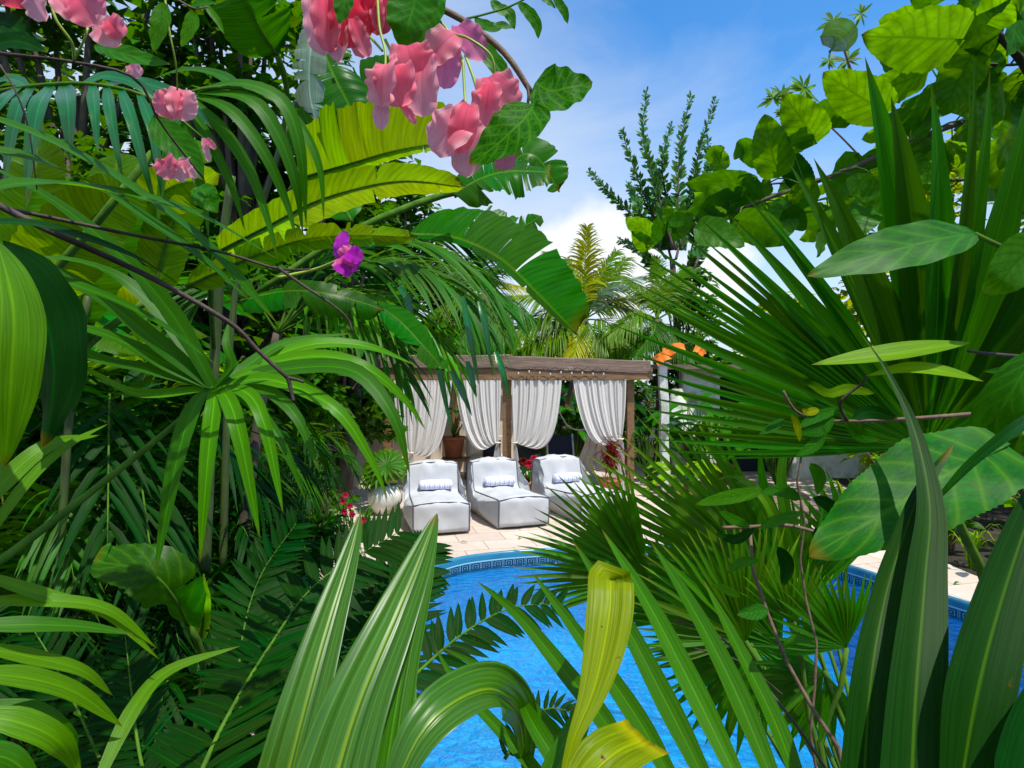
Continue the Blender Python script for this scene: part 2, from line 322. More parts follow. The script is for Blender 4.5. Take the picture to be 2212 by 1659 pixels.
def catmull(pts, n):
    pts = [Vector(p) for p in pts]
    if len(pts) == 2: return [pts[0].lerp(pts[1], i / n) for i in range(n + 1)]
    L = [0.]
    for a, b in zip(pts, pts[1:]): L.append(L[-1] + max(1e-6, (b - a).length))
    q = [pts[0] * 2 - pts[1]] + pts + [pts[-1] * 2 - pts[-2]]
    out = []
    k = 0
    for i in range(n + 1):
        s = L[-1] * i / n
        while k < len(pts) - 2 and s > L[k + 1]: k += 1
        u = (s - L[k]) / (L[k + 1] - L[k]); a, b, c, d = q[k], q[k + 1], q[k + 2], q[k + 3]
        out.append(.5 * ((2 * b) + (c - a) * u + (2 * a - 5 * b + 4 * c - d) * u * u + (3 * b - a - 3 * c + d) * u ** 3))
    return out
def sm(x): x = max(0., min(1., x)); return x * x * (3 - 2 * x)
PROF = {
    'strap': lambda t: (.55 + .45 * sm(t / .3)) * max(0., 1 - t ** 2.6) ** .9,
    'lance': lambda t: max(0., math.sin(math.pi * t)) ** .85,
    'leaflet': lambda t: (.35 + .65 * sm(t / .25)) * max(0., 1 - t ** 2.2),
    'ovate': lambda t: 2.05 * (max(t, 0) ** .62) * (1 - t) ** .85,
    'heart': lambda t: 1.62 * (max(t, 0) ** .32) * (1 - t) ** .72,
    'banana': lambda t: 1.28 * (max(t, 0) ** .22) * (1 - t) ** .30,
    'sheaf': lambda t: (1 - t) ** .62 if t > .02 else 1.,
    'petal': lambda t: 1.66 * (.05 + t) ** .45 * max(0., 1 - t) ** .42,
    'round': lambda t: max(0., 1 - (2 * t - 1) ** 2) ** .5,
    'spike': lambda t: (1 - t) ** (.3 + 1.1 * t),
    'grow': lambda t: .14 + .86 * sm(t / .52),
    'even': lambda t: 1. if t < .9 else (1 - (t - .9) * 4),
    'seg': lambda t: (.06 + .94 * sm(t / .55)) * max(0., 1 - max(0., (t - .5) / .5) ** 1.25),
}
CAMP = Vector((0, 0, CZ))
def leafsurf(mb, pts, hw, prof='ovate', face=None, face2=None, fold=.15, arch=0., n=16, m=2, roll=(0., 0.), pleat=0., np_=5, wave=0., wf=4., serr=0., lobe=0., mi=0, seed=0., ruf=0., rf=3.):
    c = catmull(pts, n); Ltot = sum((b - a).length for a, b in zip(c, c[1:]))
    f1 = Vector(face) if face is not None else (CAMP - c[len(c) // 2])
    f1.normalize(); f2 = Vector(face2).normalized() if face2 is not None else f1
    fn = PROF[prof]; rows = []; uvs = []
    if pleat: m = np_ * 4
    for i in range(n + 1):
        t = i / n; T = (c[min(i + 1, n)] - c[max(i - 1, 0)]).normalized()
        N = f1.lerp(f2, t); N = N - T * N.dot(T)
        if N.length < 1e-4: N = T.orthogonal()
        N.normalize(); S = T.cross(N)
        a = roll[0] + (roll[1] - roll[0]) * t
        if a: S, N = S * math.cos(a) + N * math.sin(a), N * math.cos(a) - S * math.sin(a)
        W = hw * fn(t); row = []; uv = []
        for j in range(-m, m + 1):
            s = j / m; q = abs(s); wj = W
            if serr and q > .99: wj *= 1 + serr * (1 if i % 2 else -1)
            off = (fold * q - arch * q * q) * W
            if pleat: off -= pleat * W * (.5 + .5 * math.cos(math.pi * np_ * (s + .10 * math.sin(5 * s + seed)))) * (.6 + .4 * math.sin(7 * s + seed * 2)) * min(1., t * 6 + .4)
            if ruf: off += ruf * hw * q ** 3 * math.sin(rf * 6.283 * t + seed * 3 + (2. if s > 0 else 0.))
            if wave: off += wave * hw * q * q * math.sin(wf * 6.283 * t + seed + (1.7 if s > 0 else 0.)) + wave * .4 * hw * math.sin(wf * 2.9 * t + seed * 2)
            p = c[i] + S * (s * wj) + N * off
            if lobe: p -= T * (lobe * Ltot * q * q * (1 - t) ** 4)
            row.append(p); uv.append((s * .5 + .5, t))
        rows.append(row); uvs.append(uv)
    mb.grid(rows, uvs, mi)
def bananaleaf(mb, pts, hw, face=None, fold=.12, droop=.35, tears=5, seed=0, n=44, mi=0, rib=None, hwl=None, hwr=None, gap=.5, prof='banana', ribr=.012):
    """blade split along its side veins into strips; hwl / hwr set the two half widths"""
    R = random.Random(seed); c = catmull(pts, n)
    f = Vector(face) if face is not None else CAMP - c[n // 2]; f.normalize(); fn = PROF[prof]
    frames = []
    for i in range(n + 1):
        T = (c[min(i + 1, n)] - c[max(i - 1, 0)]).normalized(); N = f - T * f.dot(T)
        if N.length < 1e-3: N = T.orthogonal()
        N.normalize(); frames.append((c[i], T, N, T.cross(N)))
    def at(t):
        x = max(0., min(1., t)) * n; i = min(n - 1, int(x)); u = x - i; A, B = frames[i], frames[i + 1]
        return [a.lerp(b, u) for a, b in zip(A, B)]
    for side, H in ((-1, hwl or hw), (1, hwr or hw)):
        cuts = sorted([0., 1.] + [R.uniform(.12, .95) for _ in range(tears)])
        for a, b in zip(cuts, cuts[1:]):
            if b - a < .012: continue
            k = max(3, int((b - a) * n)); mid = (a + b) / 2; dr = R.uniform(-.5, .9) * droop if tears else 0.; g = R.uniform(.0, gap); L = R.uniform(.86, 1.05) if tears else 1.
            rows = []; uvs = []
            for i in range(k + 1):
                t = a + (b - a) * i / k; row = []; uv = []
                for j in range(6):
                    s = j / 5; te = mid + (t - mid) * (1 - g * s * s) ; p, T, N, S = at(te)
                    W = H * max(fn(t), .0) * (L + .03 * math.sin(t * 90 + seed))
                    curl = droop * .5 + dr
                    q = p + S * (side * s * W * (1 - .15 * abs(curl) * s)) + N * ((fold * s - curl * s * s) * W) + T * (s * s * W * .16)
                    q += N * (.022 * H * math.sin(t * 60 + side + seed) * s)
                    row.append(q); uv.append((.5 + side * s * .5, t))
                rows.append(row); uvs.append(uv)
            mb.grid(rows, uvs, mi)
    if rib is not None: mb.tube([p - f * ribr * .7 for p in c[::2]], ribr, ribr * .3, 6, rib)
def frond(mb, pts, nl, L, W, face=None, ang=50., droop=.35, lift=.15, n=5, mi=0, rmi=1, rr=.008, seed=0, jit=.15, start=.12, twist=0., shape=None, wprof='leaflet', angk=.55):
    """pinnate frond: rachis and two rows of leaflets"""
    R = random.Random(seed); c = catmull(pts, 40)
    f = Vector(face) if face is not None else Vector((0, -.3, 1)); f.normalize()
    mb.tube(c[::2], rr, rr * .25, 6, rmi)
    for i in range(nl):
        t = start + (1 - start) * (i + .5) / nl
        for side in (-1, 1):
            tt = min(.995, max(0, t + R.uniform(-.4, .4) / nl)); x = tt * 40; k = min(39, int(x)); p = c[k].lerp(c[k + 1], x - k)
            T = (c[min(k + 2, 40)] - c[max(k - 1, 0)]).normalized(); N = f - T * f.dot(T)
            if N.length < 1e-3: N = T.orthogonal()
            N.normalize(); S = T.cross(N)
            u = (t - start) / (1 - start)
            l = L * (shape(u) if shape else (.45 + .55 * math.sin(math.pi * min(1, u * .85 + .15)))) * (1 + R.uniform(-jit, jit))
            a = math.radians(ang) * (1 - angk * u) + R.uniform(-jit, jit) * .6
            D = (S * side * math.sin(a) + T * math.cos(a) + N * (lift + R.uniform(-jit, jit) * .8)).normalized()
            dr = droop * (1 + R.uniform(-.4, .4))
            q = [p + D * (l * v / n) + Vector((0, 0, -1)) * (dr * l * (v / n) ** 2) for v in range(n + 1)]
            leafsurf(mb, q, W * (.6 + .4 * l / L), wprof, face=(N + S * side * .2)[:], fold=.22, n=n, m=1, mi=mi, roll=(R.uniform(-.3, .3), R.uniform(-.3, .3)))
def fanleaf(mb, hub, tips, hwf=1.0, face=None, bulge=.06, mi=0, drop=.0, n=14, fold=.28):
    hub = Vector(hub); tips = [Vector(t) for t in tips]
    f = Vector(face) if face is not None else CAMP - hub; f.normalize(); K = len(tips)
    for i, tp in enumerate(tips):
        d = tp - hub; l = d.length
        nb = []
        for j in (i - 1, i + 1):
            if 0 <= j < K: nb.append(d.normalized().angle((tips[j] - hub).normalized()))
        hw = l * .55 * math.tan(min(.3, (sum(nb) / len(nb)) / 2 if nb else .06)) * 1.25 * hwf
        mid = hub + d * .5 + f * (bulge * l)
        q3 = hub + d * .8 + f * (bulge * .7 * l) + Vector((0, 0, drop * l * .3))
        leafsurf(mb, [hub, hub + d * .25 + f * (bulge * .7 * l), mid, q3, tp], hw, 'seg', face=f[:], fold=fold if i % 2 else fold * 1.1, n=n, m=2, mi=mi, roll=(0, (random.random() - .5) * .7))

def comp(q, face):
    """a leaf turned away from the picture is wider than it looks: factor for its half width"""
    T = (q[-1] - q[0]).normalized(); mid = q[len(q) // 2]; V = (mid - CAMP).normalized(); f = Vector(face).normalized() if face is not None else -V
    N = f - T * f.dot(T)
    if N.length < .05: return 1.
    S = T.cross(N.normalized()); return 1 / max(.5, (S - V * S.dot(V)).length)
# ================================================================ SETTING
pool_pts = [(-1.3,6.06),(-1.0,6.62),(-.64,7.12),(-.2,7.36),(.3,7.5),(1.2,7.68),(2.2,7.72),(3.1,7.5),(3.7,7.0),(4.0,6.3),(4.32,5.54),(4.75,4.5),(4.75,3.4),(4.0,2.5),(2.6,2.1),(1.0,2.1),(-.3,2.35),(-1.0,3.1),(-1.2,4.2),(-1.36,5.2)]
def closed(pts, n):
    K = len(pts); q = [Vector((p[0], p[1], 0)) for p in pts]; out = []
    for k in range(K):
        a, b, c, d = q[k - 1], q[k], q[(k + 1) % K], q[(k + 2) % K]
        for i in range(n):
            u = i / n; out.append(.5 * ((2 * b) + (c - a) * u + (2 * a - 5 * b + 4 * c - d) * u * u + (3 * b - a - 3 * c + d) * u ** 3))
    return out
loop = closed(pool_pts, 5); PCEN = Vector((1.5, 5.0, 0))
deck_poly = [(-1.75,2.6),(-2.0,4.4),(-1.95,5.6),(-2.15,6.8),(-2.5,8.5),(-3.3,10.6),(-3.4,15.5),(7.5,15.5),(5.9,9.0),(5.0,7.4),(4.95,6.5),(5.1,5.4),(5.3,4.2),(5.4,2.6),(4.2,1.75),(1.0,1.5),(-1.0,1.75)]
def ray_poly(c, d, poly):
    best = None
    for i in range(len(poly)):
        a = Vector((*poly[i], 0)) - c; b = Vector((*poly[(i + 1) % len(poly)], 0)) - c; e = b - a
        den = d.x * e.y - d.y * e.x
        if abs(den) < 1e-9: continue
        t = (a.x * e.y - a.y * e.x) / den; u = (a.x * d.y - a.y * d.x) / den
        if t > 0 and -1e-6 <= u <= 1 + 1e-6: best = t if best is None else max(best, t)
    return c + d * best
def ring_sheet(a, b, steps, zf):
    rows = []
    for k in range(steps + 1):
        u = k / steps; rows.append([Vector((*(p.lerp(q, u)).xy, zf(p.lerp(q, u), u))) for p, q in zip(a, b)])
    return rows
outer = [ray_poly(PCEN, (p - PCEN).normalized(), deck_poly) for p in loop]
# --- deck
m, nt = new_mat('travertine_paving')
tc = nd(nt, "ShaderNodeTexCoord"); mp = nd(nt, "ShaderNodeMapping"); mp.inputs['Rotation'].default_value = (0, 0, math.radians(-14)); mp.inputs['Scale'].default_value = (1, 1, 1); lk(nt, tc.outputs['Object'], mp.inputs[0])
br = nd(nt, "ShaderNodeTexBrick"); lk(nt, mp.outputs[0], br.inputs['Vector']); br.inputs['Scale'].default_value = 1.; br.inputs['Brick Width'].default_value = .62; br.inputs['Row Height'].default_value = .41; br.inputs['Mortar Size'].default_value = .006; br.inputs['Mortar Smooth'].default_value = .2
br.offset = .5; br.inputs['Color1'].default_value = (.62, .52, .43, 1); br.inputs['Color2'].default_value = (.52, .43, .35, 1); br.inputs['Mortar'].default_value = (.20, .15, .11, 1)
nz = noise_n(nt, tc.outputs['Object'], 3.2, 7, .65); nz2 = noise_n(nt, tc.outputs['Object'], 26., 5, .6)
col = mixc(nt, rng(nt, nz, .35, .75, 0, .55), br.outputs['Color'], (.40, .31, .24))
col = mixc(nt, rng(nt, nz2, .56, .72, 0, .6), col, (.33, .25, .19))
p = nd(nt, "ShaderNodeBsdfPrincipled"); lk(nt, col, p.inputs['Base Color']); p.inputs['Roughness'].default_value = .7
bp = nd(nt, "ShaderNodeBump"); bp.inputs['Strength'].default_value = .4; bp.inputs['Distance'].default_value = .006
lk(nt, math_n(nt, 'ADD', math_n(nt, 'MULTIPLY', br.outputs['Fac'], -1.), math_n(nt, 'MULTIPLY', nz2, -.5)), bp.inputs['Height']); lk(nt, bp.outputs[0], p.inputs['Normal'])
o = nd(nt, "ShaderNodeOutputMaterial"); lk(nt, p.outputs[0], o.inputs[0]); M['deck'] = m
mb = MB(); rows = ring_sheet([p.copy() for p in loop], outer, 4, lambda p, u: 0.)
for r in rows: r.append(r[0].copy())
mb.grid(rows, [[(0, 0)] * len(r) for r in rows]); rim = [Vector((*q.xy, -.25)) for q in rows[-1]]; mb.grid([rows[-1], rim], [[(0, 0)] * len(rim)] * 2)
struct(mb.build('deck', M['deck'], smooth=False))
# --- ground
M['soil'] = solid_mat('dark_soil', (.030, .022, .014), (.012, .010, .007), 7, .95, .8, dirt=((.05, .05, .02), 3., .55))
big = [PCEN + (p - PCEN).normalized() * 420 for p in loop]
far = [PCEN + (p - PCEN).normalized() * 14 for p in loop]
inn = [PCEN.lerp(q, .97) for q in outer]
gz = lambda p, u: -.02 if p.y > 1.4 else -.02 + .5 * sm((1.4 - p.y) / 1.2)
mb = MB(); rows = ring_sheet(inn, far, 26, gz) + ring_sheet(far, big, 4, gz)[1:]
for r in rows: r.append(r[0].copy())
mb.grid(rows, [[(0, 0)] * len(r) for r in rows]); struct(mb.build('ground', M['soil']))
# --- pool
m, nt = new_mat('pool_liner')
tc = nd(nt, "ShaderNodeTexCoord"); vo = nd(nt, "ShaderNodeTexVoronoi"); vo.inputs['Scale'].default_value = 22; lk(nt, tc.outputs['Object'], vo.inputs['Vector'])
nz = noise_n(nt, tc.outputs['Object'], 5., 5, .6)
col = mixc(nt, rng(nt, vo.outputs['Distance'], .0, .7), (.0, .47, .90), (.0, .30, .76)); col = mixc(nt, rng(nt, nz, .4, .75, 0, .6), col, (.0, .60, .95))
p = nd(nt, "ShaderNodeBsdfPrincipled"); lk(nt, col, p.inputs['Base Color']); p.inputs['Roughness'].default_value = .6
o = nd(nt, "ShaderNodeOutputMaterial"); lk(nt, p.outputs[0], o.inputs[0]); M['basin'] = m
mb = MB()
lv = [(-.18, 1.0), (-.9, .99), (-1.25, .93), (-1.3, .8), (-1.32, .4), (-1.33, .02)]
rows = [[Vector((*(PCEN.lerp(p, k)).xy, z)) for p in loop] for z, k in lv]
mb.grid(rows, [[(0, 0)] * len(loop)] * len(rows), 0, True); struct(mb.build('pool_basin', M['basin']))
m, nt = new_mat('pool_edge_tiles')
tc = nd(nt, "ShaderNodeTexCoord"); s = nd(nt, "ShaderNodeSeparateXYZ"); lk(nt, tc.outputs['UV'], s.inputs[0])
x = math_n(nt, 'ABSOLUTE', math_n(nt, 'SUBTRACT', math_n(nt, 'FRACT', math_n(nt, 'MULTIPLY', s.outputs[0], 7.)), .5)); y = math_n(nt, 'ABSOLUTE', math_n(nt, 'SUBTRACT', rng(nt, s.outputs[1], .42, .98), .5))
rr_ = math_n(nt, 'FRACT', math_n(nt, 'MULTIPLY', math_n(nt, 'MAXIMUM', x, y), 5.))
key = math_n(nt, 'LESS_THAN', rr_, .36)
tile = mixc(nt, key, (.006, .03, .08), (.10, .26, .38))
band = math_n(nt, 'GREATER_THAN', s.outputs[1], .42); line = math_n(nt, 'MULTIPLY', math_n(nt, 'GREATER_THAN', s.outputs[1], .38), math_n(nt, 'LESS_THAN', s.outputs[1], .44))
nz = noise_n(nt, tc.outputs['Object'], 6., 4)
top = mixc(nt, nz, (.012, .12, .22), (.03, .24, .38))
col = mixc(nt, band, top, tile); col = mixc(nt, line, col, (.30, .58, .68))
p = nd(nt, "ShaderNodeBsdfPrincipled"); lk(nt, col, p.inputs['Base Color']); p.inputs['Roughness'].default_value = .25
o = nd(nt, "ShaderNodeOutputMaterial"); lk(nt, p.outputs[0], o.inputs[0]); M['edge'] = m
mb = MB(); acc = 0.; rows = [[], [], [], []]; uvs = [[], [], [], []]
for k in range(len(loop) + 1):
    q = loop[k % len(loop)]
    if k: acc += (q - loop[k - 1]).length
    o_ = (q - PCEN).normalized() * .05
    for r, (z, e, v) in enumerate(((.004, 1., 0.), (.012, .1, .04), (-.02, -.1, .1), (-.19, -.1, 1.))):
        rows[r].append(Vector((q.x + o_.x * e, q.y + o_.y * e, z))); uvs[r].append((acc, v))
mb.grid(rows, uvs); struct(mb.build('pool_edge', M['edge']))
m, nt = new_mat('pool_water')
tc = nd(nt, "ShaderNodeTexCoord"); a = noise_n(nt, tc.outputs['Object'], 5.5, 3, .55); b = noise_n(nt, tc.outputs['Object'], 17., 3, .6)
mp = nd(nt, "ShaderNodeMapping"); mp.inputs['Scale'].default_value = (1, 1.6, 1); lk(nt, tc.outputs['Object'], mp.inputs[0])
vo = nd(nt, "ShaderNodeTexVoronoi", feature='SMOOTH_F1'); vo.inputs['Scale'].default_value = 9.; lk(nt, mp.outputs[0], vo.inputs['Vector'])
h = math_n(nt, 'ADD', math_n(nt, 'MULTIPLY_ADD', b, .35, a), math_n(nt, 'MULTIPLY', vo.outputs['Distance'], .5))
bp = nd(nt, "ShaderNodeBump"); bp.inputs['Strength'].default_value = .6; bp.inputs['Distance'].default_value = .06; lk(nt, h, bp.inputs['Height'])
tr = nd(nt, "ShaderNodeBsdfTransparent"); tr.inputs[0].default_value = (.20, .97, 1, 1)
rf = nd(nt, "ShaderNodeBsdfRefraction"); rf.inputs['Color'].default_value = (.4, .92, 1, 1); rf.inputs['Roughness'].default_value = .02; rf.inputs['IOR'].default_value = 1.2; lk(nt, bp.outputs[0], rf.inputs['Normal'])
gl = nd(nt, "ShaderNodeBsdfGlossy"); gl.inputs['Roughness'].default_value = .04; lk(nt, bp.outputs[0], gl.inputs['Normal'])
fr = nd(nt, "ShaderNodeFresnel"); fr.inputs[0].default_value = 1.2
m1 = nd(nt, "ShaderNodeMixShader"); m1.inputs[0].default_value = .3; lk(nt, tr.outputs[0], m1.inputs[1]); lk(nt, rf.outputs[0], m1.inputs[2])
m2 = nd(nt, "ShaderNodeMixShader"); lk(nt, rng(nt, fr.outputs[0], 0, 1, .0, .22), m2.inputs[0]); lk(nt, m1.outputs[0], m2.inputs[1]); lk(nt, gl.outputs[0], m2.inputs[2])
o = nd(nt, "ShaderNodeOutputMaterial"); lk(nt, m2.outputs[0], o.inputs[0]); M['water'] = m
mb = MB(); rows = [[Vector((*(PCEN.lerp(p, k)).xy, -.155)) for p in loop] for k in (1., .66, .33, .01)]
mb.grid(rows, [[(0, 0)] * len(loop)] * 4, 0, True); struct(mb.build('water', M['water']))
# ================================================================ PAVILION
M['wood'] = solid_mat('brown_timber', (.26, .145, .065), (.13, .07, .03), 5, .7, .4, (2, 2, 14), dirt=((.08, .045, .02), 7, .6))
M['woodx'] = solid_mat('brown_beam', (.28, .16, .075), (.14, .075, .035), 5, .7, .4, (.7, 8, 8), dirt=((.08, .045, .02), 5, .6))
M['grey'] = solid_mat('weathered_board', (.24, .17, .13), (.10, .065, .045), 4, .85, .5, (.8, 9, 14), dirt=((.36, .29, .24), 4, .58))
M['plaster'] = solid_mat('cream_plaster', (.70, .62, .52), (.58, .50, .40), 3, .85, .2)
M['white'] = solid_mat('white_paint', (.74, .74, .70), (.52, .54, .48), 3, .7, .2, dirt=((.25, .29, .19), 2.2, .5))
M['black'] = solid_mat('dark_cloth_and_shade', (.010, .014, .030), (.02, .024, .04), 20, .8)
M['terra'] = solid_mat('terracotta', (.42, .15, .07), (.28, .10, .05), 6, .8)
M['cream'] = solid_mat('cream_cloth', (.66, .60, .52), (.55, .49, .42), 5, .85)
GY = 11.7
def gx(px, d=GY): return (px - 1106) / F * d
gz_ = lambda py, d=GY: CZ - (py - 829.5) / F * d
gaz = thing('pavilion', (0, 12.6, 0), 'timber pavilion with weathered grey roof edge and brown posts across the pool', 'pavilion')
WLz = 2.13
for px, d, wd in ((1095, GY, .17), (1361, GY, .13), (838, GY, .15), (985, 14.0, .16), (1187, 14.0, .17), (1330, 14.0, .15)):
    mb = MB(); mb.box((gx(px, d), d, WLz / 2), (wd, .16, WLz)); mb.build('post', M['wood'], gaz, False)
for a, b, d, e in ((838 - 12, 1088, GY, 0), (1088, 1405, GY - .03, .03)):
    mb = MB(); xa, xb = gx(a, d), gx(b, d); mb.box(((xa + xb) / 2, 11.56 - e, WLz + .115 + e * .1), (xb - xa - .01, .14, .23)); mb.build('beam', M['woodx'], gaz, False)
mb = MB(); mb.box((0.1, 14.0, WLz + .12), (4.9, .14, .22)); mb.build('beam', M['woodx'], gaz, False)
for px in (850, 950, 1040, 1150, 1235, 1320, 1385):
    x = gx(px); mb = MB(); mb.box((x, 13.02, WLz + .30), (.07, 2.9, .12)); mb.build('rafter', M['woodx'], gaz, False)
mb = MB(); mb.tube([(gx(1225), GY + .1, 1.62), (gx(1250), GY + 1.2, 2.1)], .05, n=4); mb.build('brace', M['woodx'], gaz, False)
def roofpiece(x0, x1, z0, z1):
    mb = MB(); n = int((x1 - x0) / .04); rows = []; R = random.Random(4)
    for y, z in ((11.45, -.055), (11.44, -.04), (11.45, .06), (11.462, .064), (11.465, .15), (11.5, .165), (12.2, .168), (12.8, .17)):
        rows.append([Vector((x0 + (x1 - x0) * i / n, y + 0 , z + z0 + (z1 - z0) * i / n + .014 * noise.noise((i * .05, y * 9, z0)) + .010 * noise.noise((i * .23, y, z0)))) for i in range(n + 1)])
    mb.grid(rows, [[(0, 0)] * (n + 1)] * len(rows)); mb.grid([[q + Vector((0, 0, -.03)) for q in r] for r in rows], [[(0, 0)] * (n + 1)] * len(rows))
    return mb
mb = roofpiece(-2.95, -.04, 2.43, 2.44); mb.build('roof', M['grey'], gaz, False)
mb = roofpiece(-.08, 2.62, 2.42, 2.33); mb.build('roof', M['grey'], gaz, False)
mb = MB(); mb.box((-1.75, 14.35, 1.1), (3.6, .14, 2.2)); mb.build('back_wall', M['plaster'], gaz, False)
mb = MB(); mb.box((-3.2, 12.2, .62), (1.6, .2, 1.25)); wl = mb.build('garden_wall', M['plaster'], None, False); tag(wl, 'low cream plaster wall left of the pavilion curtains', 'wall')
# --- curtains
m, nt = new_mat('sheer_curtain')
tc = nd(nt, "ShaderNodeTexCoord"); s = nd(nt, "ShaderNodeSeparateXYZ"); lk(nt, tc.outputs['UV'], s.inputs[0])
cv = nd(nt, "ShaderNodeCombineXYZ"); lk(nt, math_n(nt, 'MULTIPLY', s.outputs[0], 34.), cv.inputs[0]); lk(nt, math_n(nt, 'MULTIPLY', s.outputs[1], 1.2), cv.inputs[1])
nz = noise_n(nt, cv.outputs[0], 1., 3)
col = mixc(nt, rng(nt, nz, .3, .7), (.95, .92, .88), (.89, .85, .81))
df = nd(nt, "ShaderNodeBsdfDiffuse"); lk(nt, col, df.inputs[0]); tl = nd(nt, "ShaderNodeBsdfTranslucent"); tl.inputs[0].default_value = (.85, .82, .80, 1); tr = nd(nt, "ShaderNodeBsdfTransparent")
m1 = nd(nt, "ShaderNodeMixShader"); m1.inputs[0].default_value = .4; lk(nt, df.outputs[0], m1.inputs[1]); lk(nt, tl.outputs[0], m1.inputs[2])
m2 = nd(nt, "ShaderNodeMixShader"); lk(nt, rng(nt, nz, .35, .75, .03, .17), m2.inputs[0]); lk(nt, m1.outputs[0], m2.inputs[1]); lk(nt, tr.outputs[0], m2.inputs[2])
o = nd(nt, "ShaderNodeOutputMaterial"); lk(nt, m2.outputs[0], o.inputs[0]); M['curtain'] = m
def curtain(pxpost, pxfree, pxtie, pytie, pysag, label, d=11.5, tail=True, tailw=20, seed=0, bul=(.55, .30)):
    xp, xf, xt, zt, zs = gx(pxpost, d), gx(pxfree, d), gx(pxtie, d), gz_(pytie, d), gz_(pysag, d)
    ztop = WLz - .01; sg = 1 if xf > xp else -1
    root = thing('curtain', (xp, d, ztop), label, 'curtain', 'white sheer curtains of the pavilion')
    mb = MB(); NU, NV = 80, 26; rows = []; uvs = []
    for v in range(NV + 1):
        t = v / NV; row = []; uv = []
        for i in range(NU + 1):
            u = i / NU; x0 = xp + (xf - xp) * u
            P0 = Vector((x0, 0, ztop)); P3 = Vector((xt + sg * .05 * u, 0, zt + .02 * (u - .5)))
            sag = zt - (zt - zs) * 1.5 * u ** 1.2
            P1 = Vector((x0 - (x0 - xt) * .10 * u, 0, ztop + (zt - ztop) * (.45 + .22 * u))); P2 = Vector((xt + (x0 - xt) * (bul[0] + bul[1] * u), 0, sag - .02))
            q = P0 * (1 - t) ** 3 + P1 * 3 * t * (1 - t) ** 2 + P2 * 3 * t * t * (1 - t) + P3 * t ** 3
            ph = u * 2 * math.pi * 15 + seed + 2.2 * math.sin(u * 7 + seed) + 1.2 * math.sin(u * 17 + 2 * seed)
            amp = (.013 * (1 - t * .5)) * (.6 + .8 * abs(math.sin(u * 5.3 + seed))) * (.5 + .5 * min(1, t * 8 + .4))
            q.y = d - .02 + amp * math.sin(ph) + .02 * math.sin(ph * .37 + seed) - .10 * u * math.sin(math.pi * t) * .8
            row.append(q); uv.append((u, t))
        rows.append(row); uvs.append(uv)
    mb.grid(rows, uvs); mb.build('drape', M['curtain'], root)
    mb = MB(); rows = []; uvs = []
    for v in range(13):
        t = v / 12; hwid = (.035 + .11 * t ** .7) * tailw / 20; row = []; uv = []
        for i in range(41):
            u = i / 40 * 2 - 1; row.append(Vector((xt + sg * .07 * t + u * hwid, d - .03 + .028 * math.sin(i * 1.25 + seed) * (.4 + .6 * t), zt - (zt - .03) * t))); uv.append((i / 80, t))
        rows.append(row); uvs.append(uv)
    mb.grid(rows, uvs); mb.build('curtain_tail', M['curtain'], root)
    mb = MB(); mb.tube([(xt + .05 * math.cos(a), d - .03 + .05 * math.sin(a), zt) for a in [k * math.pi / 5 for k in range(11)]], .016, n=6); mb.build('tie_back', M['cream'], root)
curtain(850, 977, 888, 978, 1001, 'white sheer curtain at the far left of the pavilion, tied back to the left post', tailw=16, seed=1, bul=(.5, .22))
curtain(1082, 983, 1075, 956, 992, 'white sheer curtain tied back just left of the middle post', tailw=14, seed=2.2, bul=(.42, .2))
curtain(1106, 1214, 1112, 956, 988, 'white sheer curtain tied back just right of the middle post', tailw=12, seed=3.1)
curtain(1352, 1238, 1340, 948, 982, 'white sheer curtain tied back to the right end post, its tail reaching the deck', tailw=22, seed=4.4, bul=(.42, .2))
# --- string lights
sl = thing('string_lights', (1, 11.3, 2.3), 'string of small clear bulbs looped under the roof edge of the pavilion', 'string lights')
pts = [(-.02, 11.40, 2.37)]; R = random.Random(9); bulbs = []
for k in range(9):
    x = .12 + k * .20; pts += [(x, 11.40, 2.30 + R.uniform(-.03, .02)), (x + .1, 11.40, 2.36)]; bulbs.append((x, 11.40, 2.27 + R.uniform(-.04, .02)))
mb = MB(); mb.tube(pts, .005, n=4, seg=60); mb.build('wire', M['black'], sl)
gm, nt = new_mat('clear_bulb_glass'); p = nd(nt, "ShaderNodeBsdfPrincipled"); p.inputs['Base Color'].default_value = (.9, .9, .85, 1); p.inputs['Roughness'].default_value = .08; p.inputs['Transmission Weight'].default_value = .5; o = nd(nt, "ShaderNodeOutputMaterial"); lk(nt, p.outputs[0], o.inputs[0])
for b in bulbs:
    mb = MB(); mb.lathe([(.001, -.03), (.016, -.02), (.02, -.004), (.012, .015), (.008, .03), (.001, .032)], b, 8); bo = mb.build('bulb', gm, sl); mb = MB(); mb.tube([(b[0], b[1], b[2] + .03), (b[0], b[1], b[2] + .065)], .011, n=6); mb.build('socket', M['black'], bo)
# --- loungers
M['lounge'] = solid_mat('white_lounger_cloth', (.49, .50, .505), (.42, .43, .44), 3, .75, .3, dirt=((.45, .45, .43), 2.2, .58), dist=.006)
M['piping'] = solid_mat('dark_piping', (.07, .075, .085), (.12, .12, .13), 14, .7)
m, nt = new_mat('blue_striped_cloth'); tc = nd(nt, "ShaderNodeTexCoord"); s = nd(nt, "ShaderNodeSeparateXYZ"); lk(nt, tc.outputs['UV'], s.inputs[0])
st = math_n(nt, 'LESS_THAN', math_n(nt, 'FRACT', math_n(nt, 'MULTIPLY', s.outputs[1], 7.)), .42); st2 = math_n(nt, 'LESS_THAN', math_n(nt, 'FRACT', math_n(nt, 'MULTIPLY_ADD', s.outputs[1], 7., .30)), .08); st3 = math_n(nt, 'LESS_THAN', math_n(nt, 'FRACT', math_n(nt, 'MULTIPLY', s.outputs[0], 9.)), .3)
